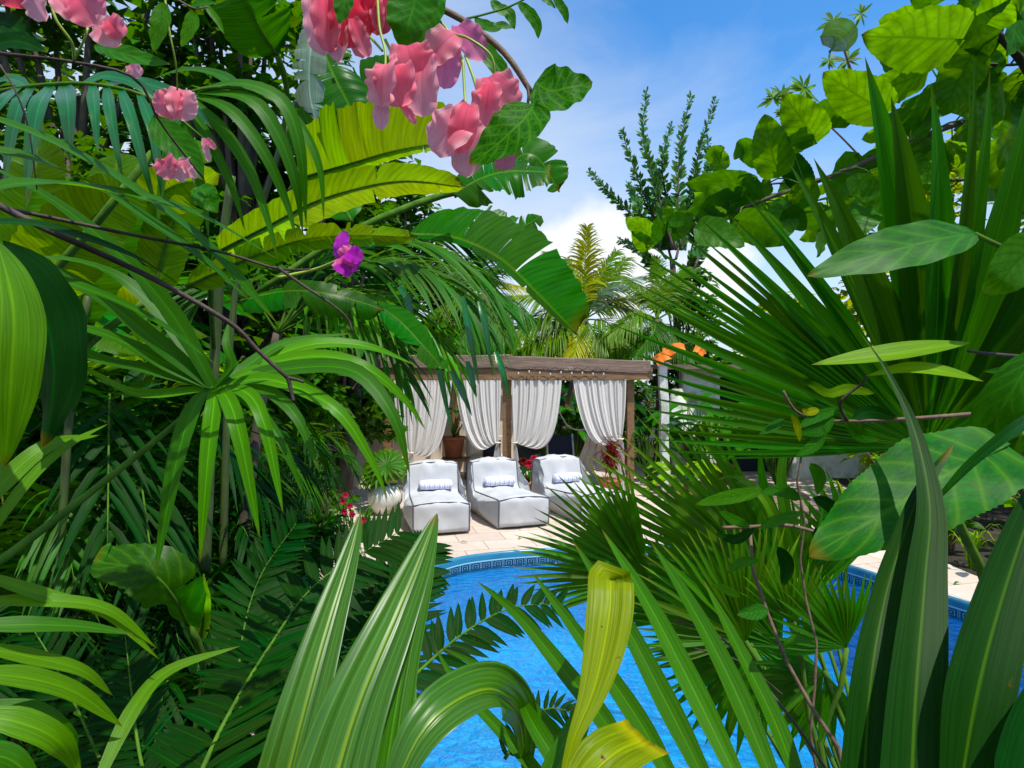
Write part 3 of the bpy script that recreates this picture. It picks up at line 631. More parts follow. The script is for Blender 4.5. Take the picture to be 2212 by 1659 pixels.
col = mixc(nt, math_n(nt, 'MULTIPLY', st, .75), (.80, .81, .86), (.38, .40, .70)); col = mixc(nt, math_n(nt, 'MULTIPLY', st3, .25), col, (.50, .52, .78)); col = mixc(nt, st2, col, (.22, .24, .55))
p = nd(nt, "ShaderNodeBsdfPrincipled"); lk(nt, col, p.inputs['Base Color']); p.inputs['Roughness'].default_value = .85
o = nd(nt, "ShaderNodeOutputMaterial"); lk(nt, p.outputs[0], o.inputs[0]); M['stripe'] = m
def rounded(poly, r, k=5):
    out = []; n = len(poly)
    for i in range(n):
        a, b, c = Vector(poly[i - 1]), Vector(poly[i]), Vector(poly[(i + 1) % n]); rr = min(r[i], (a - b).length * .45, (c - b).length * .45)
        p0 = b + (a - b).normalized() * rr; p1 = b + (c - b).normalized() * rr
        out += [p0.lerp(b, j / k).lerp(b.lerp(p1, j / k), j / k) for j in range(k + 1)]
    res = []
    for i in range(len(out)):
        a, b = out[i], out[(i + 1) % len(out)]; s = max(1, int((b - a).length / .05)); res += [a.lerp(b, j / s) for j in range(s)]
    return res
def lounger(x, y, rz, label, plabel, seed, px=0.):
    root = thing('lounge_chair', (x, y, 0), label, 'lounger', 'white bean loungers in a row by the pool'); root.rotation_euler.z = rz
    R = Matrix.Rotation(rz, 3, 'Z'); B = Vector((x, y, 0)); WL[root.name] = Vector()
    def loc(v): return v       # children are in the lounger's own axes
    poly = [(-.83, .015), (-.86, .42), (.40, .35), (.50, .79), (.76, .78), (.84, .015)]
    prof = rounded(poly, [.04, .045, .10, .04, .05, .05]); K = len(prof); hw = .38; ctr = Vector((.05, .25))
    nor = []
    for i in range(K):
        t = prof[(i + 1) % K] - prof[i - 1]; nor.append(Vector((t.y, -t.x)).normalized() * -1)
    mb = MB(); NS = 16; rows = []
    def wr(p, s): return noise.noise((p.x * 3 + seed, p.y * 4, s * 2.5)) * .028 + noise.noise((p.x * 9 + seed, p.y * 10 + s * 4, s * 7)) * .016
    for j in range(NS + 1):
        s = j / NS * 2 - 1; row = []
        for i in range(K):
            p = prof[i]; b = .055 * (1 - abs(s) ** 2.2); 
            if p.y < .05: b = 0
            d = b + wr(p, s) * (1 - abs(s) ** 6) * (0 if p.y < .05 else 1)
            q = p + nor[i] * d; row.append(Vector((s * hw, q.x, max(.004, q.y))))
        rows.append(row)
    mb.grid(rows, [[(0, 0)] * K] * len(rows), 0, True)
    for side in (-1, 1):
        rows = []
        for k in range(9):
            f = 1 - k / 8; row = []
            for i in range(K):
                p = ctr + (prof[i] - ctr) * f; p = Vector((p.x, max(.015, p.y)))
                b = .085 * (1 - f ** 2.4) * (.35 + .65 * sm(p.y * 6)) * (1 if p.y < .5 else .5)
                row.append(Vector((side * (hw + b + wr(p, side * 3) * (1 - f ** 5) * 1.6), p.x, p.y)))
            rows.append(row)
        mb.grid(rows, [[(0, 0)] * K] * len(rows), 0, True)
    cb_ = mb.build('cushion_body', M['lounge'], root)
    mb = MB()
    for side in (-1, 1): mb.tube([(side * hw, p.x, p.y) for p in prof if p.y > .03], .011, n=6)
    def cross(yz, out):
        mb.tube([(s / 8 * hw, yz[0] + out[0] * (1 - abs(s / 8) ** 2.2) * .05, yz[1] + out[1] * (1 - abs(s / 8) ** 2.2) * .05) for s in range(-8, 9)], .010, n=6)
    cross((-.853, .412), (-.6, .8)); cross((.512, .782), (-.6, .8)); cross((-.82, .03), (0, 0))
    mb.build('piping', M['piping'], cb_)
    # bolster
    ax = R @ Vector((1, 0, 0)); c = B + R @ Vector((px, .33, 0)); c.z = .495
    pl = MB(); L = .27; rows = []; uvs = []
    for i in range(19):
        t = i / 18 * 2 - 1; r = .085 * (1 - abs(t) ** 9) ** .5 + .001; row = []
        for k in range(14):
            a = 2 * math.pi * k / 14; row.append(c + ax * (t * L) + (R @ Vector((0, math.cos(a), 0)) + Vector((0, 0, math.sin(a) * .9))) * (r + .005 * noise.noise((t * 5, a, seed))))
        rows.append(row); uvs.append([(k / 14, i / 18) for k in range(14)])
    pl.grid(rows, uvs, 0, True); po = pl.build('bolster_pillow', M['stripe']); tag(po, plabel, 'pillow', 'striped bolsters on the loungers')
lounger(-1.13, 9.05, math.radians(12), 'white bean lounger with dark piping, nearest the left of the row', 'blue and white striped bolster on the left white lounger', 1., .02)
lounger(-.115, 9.42, math.radians(20), 'white bean lounger with dark piping in the middle of the row', 'blue and white striped bolster on the middle white lounger', 7., .03)
lounger(1.01, 9.78, math.radians(24), 'white bean lounger partly behind fan palm tips, at the right of the row', 'blue and white striped bolster on the right white lounger', 13., .05)
# --- things inside the pavilion
def pot(x, y, r, h, label, name='flower_pot', mat='terra', z=0):
    mb = MB(); mb.lathe([(.01, z + .002), (r * .72, z + .002), (r, z + h * .86), (r * 1.08, z + h * .86), (r * 1.08, z + h), (r * .94, z + h), (r * .9, z + h * .9), (.01, z + h * .88)], (x, y, 0), 22)
    o = mb.build(name, M[mat]); tag(o, label, 'pot'); return o
def broadplant(x, y, z, n, h, L, label, mat='broad', seed=0, cat='plant', name='potted_plant', hwf=.22, group=None, spread=.5):
    R = random.Random(seed); root = thing(name, (x, y, z), label, cat, group)
    for k in range(n):
        a = R.uniform(0, 6.28); r = R.uniform(.2, 1) * spread; hh = h * R.uniform(.55, 1.)
        b = Vector((x, y, z)); top = b + Vector((math.cos(a) * r * .6, math.sin(a) * r * .6, hh)); l = L * R.uniform(.7, 1.1)
        dirv = Vector((math.cos(a), math.sin(a), R.uniform(-.5, .7))).normalized(); tip = top + dirv * l + Vector((0, 0, -.25 * l))
        mb = MB(); mb.tube([b, b.lerp(top, .55) + Vector((math.cos(a), math.sin(a), 0)) * r * .08, top], .012, .006, 5, 1, seg=5)
        leafsurf(mb, [top, top.lerp(tip, .5) + Vector((0, 0, .12 * l)), tip], l * hwf, 'ovate', face=(Vector((0, -.35, 1)) + dirv * -.4)[:], n=10, fold=.25, wave=.06)
        mb.build('leaf', [M[mat], M['stem']], root)
    return root
pot(gx(980, 13.2), 13.2, .24, .46, 'square-shouldered terracotta pot on a stand inside the left bay of the pavilion', z=.45)
mb = MB(); mb.box((gx(985, 13.2), 13.2, .42), (.6, .5, .05)); 
for sx in (-1, 1):
    for sy in (-1, 1): mb.box((gx(985, 13.2) + sx * .26, 13.2 + sy * .2, .2), (.05, .05, .4))
tag(mb.build('plant_stand', M['wood'], None, False), 'low wooden stand carrying the terracotta pot in the pavilion', 'stand')
broadplant(gx(980, 13.2), 13.2, .86, 11, .75, .55, 'dark broad-leaved plant growing in the terracotta pot behind the left curtain', 'dark', 3)
sf = thing('sofa', (gx(1050, 13.4), 13.4, 0), 'cream cushioned sofa in the shade of the left bay', 'sofa')
mb = MB(); mb.box((gx(1050, 13.4), 13.4, .3), (.95, .8, .28), taper=.97); mb.build('seat', M['cream'], sf, False)
mb = MB(); mb.box((gx(1050, 13.4), 13.8, .62), (.95, .2, .5), taper=.95); mb.build('backrest', M['cream'], sf, False)
mb = MB(); mb.box((gx(1050, 13.4), 13.4, .08), (.9, .75, .15)); mb.build('base', M['wood'], sf, False)
def cushion(x, y, z, s, mat, label, tilt=.35, rz=0.):
    mb = MB(); n = 10; R = Matrix.Rotation(rz, 3, 'Z') @ Matrix.Rotation(-tilt, 3, 'X')
    for sgn in (-1, 1):
        rows = [[Vector((x, y, z)) + R @ Vector((s * u * (1 - .10 * (1 - u * u)* 0 - .06 * (1 - abs(v)) ), sgn * .09 * ((1 - u ** 4) * (1 - v ** 4)) ** .6, s * v * (1 - .06 * (1 - abs(u))))) for u in [k / n * 2 - 1 for k in range(n + 1)]] for v in [k / n * 2 - 1 for k in range(n + 1)]]
        mb.grid(rows, [[(0, 0)] * (n + 1)] * (n + 1))
    tag(mb.build('throw_pillow', M[mat]), label, 'pillow')
cushion(gx(1062, 13.2), 13.35, .62, .2, 'black', 'dark navy throw pillow on the cream sofa')
cushion(gx(1028, 13.2), 13.45, .66, .22, 'cream', 'cream throw pillow on the sofa beside the dark one', rz=.2)
# deck chair with navy seat behind the right bay
dc = thing('deck_chair', (gx(1212, 12.9), 12.9, 0), 'folding deck chair with a navy sling inside the right bay', 'chair')
x0 = gx(1212, 12.9)
for s in (-1, 1):
    mb = MB(); mb.tube([(x0 + s * .28, 12.6, .02), (x0 + s * .28, 13.35, .95)], .02, n=5); mb.build('rail', M['white'], dc)
    mb = MB(); mb.tube([(x0 + s * .24, 13.25, .02), (x0 + s * .24, 12.65, .55)], .02, n=5); mb.build('leg', M['white'], dc)
mb = MB(); rows = []
for k in range(11):
    t = k / 10; rows.append([Vector((x0 + u * .25, 12.68 + .62 * t, .40 + .52 * t - .22 * math.sin(math.pi * t))) for u in (-1, 0, 1)])
mb.grid(rows, [[(0, 0)] * 3] * 11); mb.build('sling', M['black'], dc)
# hammock hanging in the right bay
hm = thing('hammock', (gx(1275, 12.8), 12.8, 1.9), 'cream hammock hanging in folds from ropes in the right bay', 'hammock')
hx = gx(1280, 12.8)
for k, (dx, wd) in enumerate(((-.25, .07), (-.05, .11), (.17, .10), (.36, .08))):
    mb = MB(); rows = []
    for i in range(15):
        t = i / 14; rows.append([Vector((hx + dx * (.25 + 1.0 * t) + u * wd * (.3 + .9 * t) + .05 * math.sin(t * 4 + k), 12.8 + .05 * math.cos(u * 2 + k) , 1.25 - 1.05 * t)) for u in (-1, -.4, .4, 1)])
    mb.grid(rows, [[(0, 0)] * 4] * 15); mb.build('cloth', M['cream'], hm)
for s in (-1, 1):
    mb = MB(); mb.tube([(hx + s * .1, 12.8, 1.22), (hx + s * .3, 12.8, 1.6), (hx + s * .5, 12.8, 2.2)], .012, n=5, seg=8); mb.build('rope', M['cream'], hm)
mb = MB(); mb.tube([(hx - .75, 12.75, 1.55), (hx - .5, 12.75, 1.15), (hx - .15, 12.75, 1.1), (hx + .1, 12.75, 1.3)], .014, n=5, seg=14); mb.build('rope', M['cream'], hm)
# red-brown dried palm beside right post
rb = thing('dried_plant', (gx(1318, 11.2), 11.2, 0), 'red-brown feathery plant drooping in front of the right curtain', 'plant'); R = random.Random(5)
pot(gx(1318, 11.2), 11.2, .2, .3, 'low clay pot under the red-brown feathery plant')
for k in range(16):
    a = R.uniform(0, 6.28); mb = MB(); b = Vector((gx(1318, 11.2), 11.2, .3)); t = b + Vector((math.cos(a) * .12, math.sin(a) * .12, .42 + R.uniform(0, .3))); e = t + Vector((math.cos(a) * R.uniform(.12, .3), math.sin(a) * .25, R.uniform(-.3, .05)))
    frond(mb, [b, t, e], 12, .16, .008, face=(0, -.4, 1), ang=50, droop=.8, rr=.006, seed=k); mb.build('frond', [M['redleaf'], M['redleaf']], rb)
# red flowering pot between loungers
pot(gx(1141, 10.9), 10.9, .17, .30, 'small clay pot of red flowers between the middle and right loungers')
fp = broadplant(gx(1141, 10.9), 10.9, .27, 14, .3, .25, 'red-flowered potted plant between the middle and right loungers', 'dark', 8, spread=.3)
for k, (dx, dz) in enumerate(((.1, .50), (.0, .42), (.15, .40), (-.1, .46))):
    mb = MB(); c = Vector((gx(1141, 10.9) + dx, 10.72, .22 + dz))
    for q in range(6):
        a = q * 1.047; leafsurf(mb, [c, c + Vector((math.cos(a) * .05, -.03, math.sin(a) * .05)), c + Vector((math.cos(a) * .085, -.02, math.sin(a) * .085))], .04, 'petal', n=5)
    mb.build('flower', M['flowerred'] if k != 3 else M['redleaf'], fp)
# round white planter with fan grass left of loungers
mb = MB(); mb.lathe([(.02, .01), (.16, .01), (.27, .2), (.27, .34), (.19, .46), (.17, .46), (.2, .36), (.02, .36)], (gx(832, 9.6), 9.6, 0), 26); tag(mb.build('planter', M['white']), 'round white planter at the left of the loungers', 'pot')
# ================================================================ RIGHT-HAND OUTBUILDING
ob = thing('outbuilding', (4.6, 13.6, 0), 'low white outbuilding with a dark doorway, behind the fan palm', 'building')
def bx(name, x0, x1, y0, y1, z0, z1, mat):
    mb = MB(); mb.box(((x0 + x1) / 2, (y0 + y1) / 2, (z0 + z1) / 2), (x1 - x0, y1 - y0, z1 - z0)); return mb.build(name, M[mat], ob, False)
bx('wall', 3.72, 4.52, 13.2, 13.4, 0, 2.38, 'white'); bx('wall', 6.1, 8.4, 13.2, 13.4, 0, 2.38, 'white'); bx('wall', 4.52, 6.1, 13.2, 13.4, 2.2, 2.38, 'white')
bx('side_wall', 4.40, 4.52, 13.4, 16, 0, 2.38, 'white'); bx('side_wall', 8.28, 8.4, 13.4, 16, 0, 2.38, 'white'); bx('back_wall', 4.4, 8.4, 16, 16.2, 0, 2.38, 'black'); bx('doorway_shade_panel', 4.6, 6.3, 14.2, 14.3, 0, 2.3, 'black')  # black inner back wall and panel paint the shade inside the doorway
mb = MB(); mb.box((5.7, 14.4, 2.46), (5.0, 3.2, .10), M4=Matrix.Rotation(.03, 3, 'X')); mb.build('roof', M['grey'], ob, False)
gp = thing('garden_post', (gx(1432, 11.5), 11.5, 0), 'tall weathered white post right of the pavilion', 'post')
mb = MB(); R = random.Random(3); rows = []
for k in range(13):
    z = 2.42 * k / 12; hx_ = .075 + .012 * noise.noise((k * .6, 0, 0)); cx = gx(1432, 11.5) + .05 * (1 - k / 12) + .012 * math.sin(k)
    rows.append([Vector((cx + a * hx_, 11.5 + b * .07, z)) for a, b in ((-1, -1), (1, -1), (1, 1), (-1, 1))])
mb.grid(rows, [[(0, 0)] * 4] * 13, 0, True); mb.build('shaft', M['white'], gp, False)
mb = MB(); mb.box((gx(1432, 11.5), 11.5, 2.44), (.2, .2, .05)); mb.build('cap', M['white'], gp, False)
# orange cloths
for k, (x0, y0, x1, y1, hw, lab) in enumerate(((1416, 782, 1452, 765, 11, 'bright orange cloth strip hung over the top of the white post'), (1436, 764, 1478, 750, 11, 'bright orange cloth strip pinned up beside the strip on the post'), (1500, 752, 1521, 766, 9, 'small orange cloth scrap showing between palm blades'))):
    mb = MB(); leafsurf(mb, pp([(x0, y0, 11.35), ((x0 + x1) / 2, (y0 + y1) / 2 - 4, 11.3), (x1, y1, 11.35)]), hw * 11.3 / F, 'even', face=(0, -1, .3), n=10, wave=.25, seed=k)
    tag(mb.build('cloth_strip', M['orange']), lab, 'cloth', 'orange cloth strips')
mb = MB(); mb.tube(pp([(1434, 785, 11.4), (1470, 748, 11.4), (1520, 740, 11.5), (1600, 790, 12.5)]), .008, n=4, seg=14); tag(mb.build('cord', M['twig']), 'thin sagging cord that holds the orange cloth strips', 'cord')
# grey surf-board-like boards leaning by the wall
for px, h, lab in ((1472, 1.95, 'tall pale grey board leaning against the outbuilding wall'), (1512, 1.6, 'shorter white board leaning next to the tall grey one')):
    mb = MB(); x = gx(px, 12.6); rows = []
    for k in range(15):
        t = k / 14; hw_ = .24 * PROF['round'](.04 + t * .9); y = 12.5 + .45 * t
        rows.append([Vector((x + a * hw_, y + b, h * t)) for a, b in ((-1, 0), (-.6, -.03), (.6, -.03), (1, 0), (.6, .03), (-.6, .03))])
    mb.grid(rows, [[(0, 0)] * 6] * 15, 0, True); tag(mb.build('leaning_board', M['white']), lab, 'board')
# pots and timber step by the doorway
pot(gx(1500, 10.6), 10.6, .2, .34, 'round terracotta pot on the deck below the doorway'); pot(gx(1562, 12.4), 12.4, .2, .42, 'tall terracotta pot beside the dark doorway'); pot(gx(1478, 10.3), 10.3, .13, .2, 'small orange clay pot standing in front of the round one')
for k in range(5):
    mb = MB(); mb.box((gx(1590, 10.5) + .2 * (k % 2), 9.2 + k * .62, .03 + .004 * k), (2.4, .5, .07), rz=-.25); tag(mb.build('timber_plank', M['grey'], None, False), ('grey timber plank nearest the pool on the walkway', 'grey timber walkway plank just behind the nearest one', 'middle one of the five grey timber walkway planks', 'grey timber walkway plank just before the farthest one', 'grey timber plank farthest from the pool, near the doorway')[k], 'plank', 'walkway planks')
broadplant(gx(1480, 10.9), 10.9, .1, 16, .5, .6, 'lime green broad-leaved plant at the foot of the white post', 'lime', 21, spread=.6)
broadplant(gx(1405, 12.2), 12.2, .0, 30, 1.5, .8, 'dense deep green plant between the pavilion and the white post', 'dark', 22, spread=.7, hwf=.13)
broadplant(gx(1240, 14.6), 14.6, .0, 26, 1.6, .7, 'leafy plant growing behind the hammock', 'heart_d', 23, spread=.9)
broadplant(gx(1180, 15.2), 15.2, .0, 26, 2.0, .8, 'tall dark leafy plant seen through the right bay', 'dark', 24, spread=1.0)
broadplant(gx(1330, 15.0), 15.0, .0, 26, 2.0, .8, 'tall leafy plant behind the right curtain', 'dark', 25, spread=1.0)

R = random.Random(44)
for k, (x, y) in enumerate(((940, 1190), (1010, 1172), (905, 1212), (1120, 1165), (860, 1225), (2060, 1262), (1985, 1240))):
    p = PZ(x, y, .006); a = R.uniform(0, 6.28); d = Vector((math.cos(a), math.sin(a), 0)); mb = MB()
    leafsurf(mb, [p, p + d * .05 + Vector((0, 0, .02)), p + d * .10 + Vector((0, 0, .006))], .02, 'ovate', face=(0, 0, 1), n=8, fold=.3)
    tag(mb.build('fallen_leaf', M['coco_y' if k % 3 == 0 else 'redleaf' if k % 3 == 1 else 'heart_d']), 'small dry fallen leaf lying on the pale pool paving', 'leaf', 'fallen leaves on the paving')

broadplant(gx(1500, 12.6), 12.6, .0, 30, 1.7, .7, 'tall leafy plant screening the white outbuilding wall', 'heart_d', 26, spread=.6, hwf=.2)
broadplant(gx(1560, 12.3), 12.3, .0, 26, 1.5, .6, 'bright leafy plant at the left side of the dark doorway', 'heart', 27, spread=.5, hwf=.2)
broadplant(gx(1680, 11.8), 11.8, .0, 30, 1.6, .7, 'leafy plant at the right side of the dark doorway', 'heart_d', 28, spread=.8, hwf=.2)
# ================================================================ VEGETATION
STALKED = ('strap_lily', 'pleated_palm', 'spear_lily', 'sword_plant', 'blade_plant')
def to_root(mb, p, root, r, mi=1):
    g = WL[root.name] + Vector((0, 0, -.12)); mb.tube([p, p.lerp(g, .4) + Vector((0, 0, -.12)), g], r, r * 1.3, 6, mi, seg=6)
def leafpart(root, pts, hw, mat, prof='ovate', d=None, name='leaf', stem=None, label=None, **kw):
    """one leaf of a plant: control points given as picture position + distance, half width in picture units"""
    q = pp(pts, d); dm = sum(p.y for p in q) / len(q); mb = MB()
    leafsurf(mb, q, hw * dm / F * min(1.55, comp(q, kw.get('face'))), prof, **kw)
    if root.name.split('.')[0] in STALKED and q[0].z > WL[root.name].z + .3: to_root(mb, q[0], root, max(.006, min(.014, hw * .25 * dm / F)))
    if stem: mb.tube(pp(stem[0], d), stem[1] * dm / F, n=6, mi=1, seg=8)
    o = mb.build(name, [M[mat], M['stem']], root)
    if label: o['label'] = label
    return o
def limb(root, pts, r0, r1, mat, d=None, name='branch', seg=18):
    q = pp(pts, d); mb = MB(); dm = sum(p.y for p in q) / len(q); mb.tube(q, r0 * dm / F, r1 * dm / F, 8, 0, seg=seg); return mb.build(name, M[mat], root)
# ---------------------------------------------------------------- trees far off
def cards(mb, R, c, n, size, spread, mi=0, flat=.0):
    for _ in range(n):
        while True:
            v = Vector((R.uniform(-1, 1), R.uniform(-1, 1), R.uniform(-1, 1)))
            if v.length < 1: break
        p = c + Vector((v.x * spread[0], v.y * spread[1], v.z * spread[2]))
        a = R.uniform(0, 6.28); T = Vector((math.cos(a), math.sin(a), R.uniform(-.7, .5))).normalized(); N = Vector((R.uniform(-.7, .7), R.uniform(-.9, .5), 1)).normalized(); S = T.cross(N).normalized(); N = S.cross(T)
        l = size * R.uniform(.6, 1.25); w = l * .28
        b = len(mb.v)
        mb.v += [p, p + T * l * .45 + S * w + N * w * .35, p + T * l * .45 - N * w * .1, p + T * l * .45 - S * w + N * w * .35, p + T * l - N * l * .15]
        mb.uv += [(.5, 0), (1, .5), (.5, .5), (0, .5), (.5, 1)]
        mb.f += [(b, b + 1, b + 2), (b, b + 2, b + 3), (b + 1, b + 4, b + 2), (b + 2, b + 4, b + 3)]; mb.mi += [mi] * 4
def tree(name, loc, h, rad, n, size, mat, label, seed, clumps=22, zlow=.25, cat='tree', group=None):
    R = random.Random(seed); root = thing(name, loc, label, cat, group); base = Vector(loc); tb = MB(); cb = MB()
    tb.tube([base + Vector((0, 0, -.1)), base + Vector((.1 * h * R.uniform(-.4, .4), 0, h * .35)), base + Vector((.1 * h * R.uniform(-.5, .5), 0, h * .75))], h * .028, h * .010, 8, seg=8)
    for k in range(clumps):
        a = R.uniform(0, 6.28); t = R.uniform(0, 1); z = h * (zlow + (1 - zlow) * t) ; rr = rad * (1 - .55 * abs(t - .45) ** 1.2 * 1.6) * R.uniform(.35, 1.)
        c = base + Vector((math.cos(a) * rr, math.sin(a) * rr, z))
        tb.tube([base + Vector((0, 0, max(.1 * h, z * .55))), base.lerp(c, .6) + Vector((0, 0, z * .18)), c], h * .009, h * .003, 5, seg=4)
        s = rad * R.uniform(.22, .42); cards(cb, R, c, int(n / clumps), size, (s * 1.15, s * 1.15, s * .75))
    tb.build('trunk', M['trunk'], root); cb.build('crown', M[mat], root); return root
tree('shade_tree', (-4.2, 14.5, 0), 5.6, 2.3, 4200, .34, 'crown', 'dark leafy tree just left behind the pavilion', 1, zlow=.1)
tree('shade_tree', (-7.5, 13, 0), 7.5, 3.0, 4200, .40, 'crown', 'tall dark tree deep behind the banana leaves', 2, zlow=.08)
tree('shade_tree', (-10.5, 11, 0), 9, 3.4, 4200, .42, 'crown', 'tallest dark tree at the far left edge of the thicket', 3, zlow=.05)
tree('shade_tree', (-5.6, 11, 0), 8.2, 2.3, 3800, .34, 'crown', 'dark tree crown behind the hanging pink flowers', 4, zlow=.1)
tree('shade_tree', (-1.1, 18, 0), 4.6, 1.6, 3000, .30, 'crown', 'small dark tree left of the coconut palm', 5, zlow=.2)
tree('shade_tree', (5.6, 20, 0), 5.8, 1.7, 3600, .32, 'crown', 'mid green tree right of the coconut palm, below the feathery tree', 6, zlow=.1)
tree('shade_tree', (3.1, 18.5, 0), 3.6, 1.5, 2600, .30, 'crown', 'low green tree behind the right end of the pavilion roof', 7, zlow=.1)
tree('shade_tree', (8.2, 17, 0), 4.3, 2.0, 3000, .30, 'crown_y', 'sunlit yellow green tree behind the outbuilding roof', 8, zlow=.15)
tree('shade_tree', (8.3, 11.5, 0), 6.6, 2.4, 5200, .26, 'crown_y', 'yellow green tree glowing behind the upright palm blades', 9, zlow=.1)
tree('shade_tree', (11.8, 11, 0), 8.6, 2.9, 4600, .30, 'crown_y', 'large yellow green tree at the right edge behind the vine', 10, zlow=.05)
tree('shade_tree', (6.4, 9.2, 0), 3.1, 1.0, 2200, .17, 'crown_y', 'bushy lime green shrub at the right end of the deck', 11, zlow=.08, cat='shrub')
tree('shade_tree', (15, 17, 0), 8, 3.5, 3000, .4, 'crown', 'deep green tree far beyond the yellow green ones on the right', 12, zlow=.05)
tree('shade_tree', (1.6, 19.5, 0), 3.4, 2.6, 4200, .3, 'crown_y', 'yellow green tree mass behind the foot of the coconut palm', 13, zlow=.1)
tree('shade_tree', (-3.9, 8.8, 0), 8.0, 1.7, 5200, .26, 'crown', 'dense dark tree between the hanging flowers and the banana leaves', 14, zlow=.15, clumps=34)
tree('shade_tree', (-2.9, 10.2, 0), 6.4, 1.3, 4200, .26, 'crown', 'narrow dark tree behind the broadest glowing banana leaf', 15, zlow=.15, clumps=30)
tree('shade_tree', (-6.2, 8.6, 0), 8.2, 2.0, 5200, .28, 'crown', 'dense dark tree behind the glossy hanging palm ribbons', 16, zlow=.12, clumps=34)
tree('shade_tree', (-3.2, 16.4, 0), 7.2, 1.7, 4800, .30, 'crown', 'tall dark tree straight behind the left bay of the pavilion', 17, zlow=.2, clumps=34)
tree('shade_tree', (-1.9, 17.2, 0), 5.3, 1.2, 3800, .28, 'crown', 'smaller dark tree behind the middle post of the pavilion', 18, zlow=.2, clumps=28)
# feathery upright tree against the sky
ft = thing('feathery_tree', (6.2, 22, 0), 'grey green feathery tree with upright spires against the blue sky', 'tree'); R = random.Random(31); D = 22.
mb = MB(); mb.tube([(6.2, 22, -.1), (6.0, 22, 4), P(1452, 560, 22)], .22, .1, 8, seg=10); mb.build('trunk', M['trunk'], ft)
spires = [((1455, 540), (1410, 380), (1388, 290), (1397, 200)), ((1450, 540), (1400, 440), (1372, 370), (1343, 285)), ((1440, 560), (1370, 470), (1320, 420), (1274, 372)), ((1470, 540), (1465, 420), (1470, 310), (1492, 208)), ((1480, 540), (1490, 440), (1510, 330), (1545, 215)), ((1460, 540), (1440, 430), (1430, 350), (1450, 270)), ((1490, 560), (1510, 460), (1528, 380), (1530, 300)), ((1440, 560), (1400, 500), (1380, 450), (1358, 400)), ((1450, 560), (1425, 470), (1420, 420), (1408, 360)), ((1500, 580), (1530, 500), (1550, 450), (1570, 420)), ((1460, 560), (1480, 480), (1500, 420), (1505, 360)), ((1440, 600), (1400, 560), (1380, 540), (1340, 520)), ((1480, 620), (1500, 560), (1520, 520), (1540, 480))]
for s_ in spires:
    q = [P(x, y, D + R.uniform(-1, 1)) for x, y in s_]; c = catmull(q, 60); mb = MB(); mb.tube(c[::3], .05, .012, 5, 1)
    for i in range(6, 61):
        t = i / 60; L = .40 * (1 - t * .6)
        for _ in range(4):
            a = R.uniform(0, 6.28); T = (c[min(60, i + 1)] - c[i - 1]).normalized(); o = T.orthogonal().normalized(); B = T.cross(o); d = (o * math.cos(a) + B * math.sin(a)) * .85 + T * .75
            p0 = c[i] + d * .02; l = L * R.uniform(.6, 1.2)
            leafsurf(mb, [p0, p0 + d * l * .5, p0 + d * l], l * .22, 'lance', face=(R.uniform(-1, 1), -1, R.uniform(-.3, 1)), n=3, m=1)
    mb.build('spire', [M['crown_b'], M['trunk']], ft)
# coconut palms
def coco(label, crown, d, fr, seed, trunkx, name='coconut_palm'):
    base = P(trunkx, 829.5, d); base.z = 0; root = thing(name, base, label, 'palm tree'); R = random.Random(seed); c0 = P(crown[0], crown[1], d)
    mb = MB(); mb.tube([base + Vector((0, 0, -.1)), base.lerp(c0, .5) + Vector((.08, 0, 0)), c0], .17, .12, 10, seg=14); mb.build('trunk', M['trunk'], root)
    for k, (mx, my, tx, ty, dd, mat) in enumerate(fr):
        m_ = P(mx, my, d + dd * .6); t_ = P(tx, ty, d + dd); L = (t_ - c0).length
        mb = MB(); frond(mb, [c0, c0.lerp(m_, .5) + Vector((0, 0, .05)), m_, t_], 58, .25 * L + .24, .008 * L + .007, face=(R.uniform(-.3, .3), -.55, 1), ang=58, droop=.55, lift=.1, rr=.024, seed=k + seed, start=.16, n=4)
        mb.build('frond', [M[mat], M['coco']], root)
coco('coconut palm with a yellow young frond, rising behind the pavilion roof', (1262, 690), 16.5, [(1262, 600, 1268, 492, .3, 'coco_y'), (1235, 610, 1185, 548, .5, 'coco'), (1295, 600, 1330, 545, .6, 'coco'), (1215, 640, 1105, 640, -.6, 'coco'), (1200, 665, 1085, 735, -.8, 'coco'), (1190, 720, 1118, 772, -.9, 'coco'), (1310, 625, 1385, 598, -.3, 'coco_b'), (1330, 660, 1420, 690, -.5, 'coco'), (1315, 700, 1385, 770, -.8, 'coco'), (1250, 620, 1225, 560, 1.2, 'coco'), (1290, 640, 1350, 560, 1.2, 'coco'), (1230, 720, 1170, 775, .6, 'coco'), (1230, 650, 1160, 610, .2, 'coco_y'), (1285, 720, 1330, 780, -.9, 'coco'), (1250, 730, 1230, 790, -1.0, 'coco_y'), (1225, 690, 1140, 690, -.4, 'coco'), (1310, 650, 1395, 640, .1, 'coco_y')], 3, 1250)
coco('second palm crown right of the yellow one, above the right end of the pavilion', (1420, 690), 15.5, [(1400, 640, 1350, 600, .3, 'coco'), (1440, 630, 1480, 580, .4, 'coco'), (1380, 680, 1320, 720, -.6, 'coco'), (1470, 670, 1540, 700, -.6, 'coco'), (1410, 720, 1370, 770, -.8, 'palm'), (1450, 720, 1500, 780, -.8, 'palm'), (1425, 620, 1420, 560, .6, 'coco')], 13, 1425)
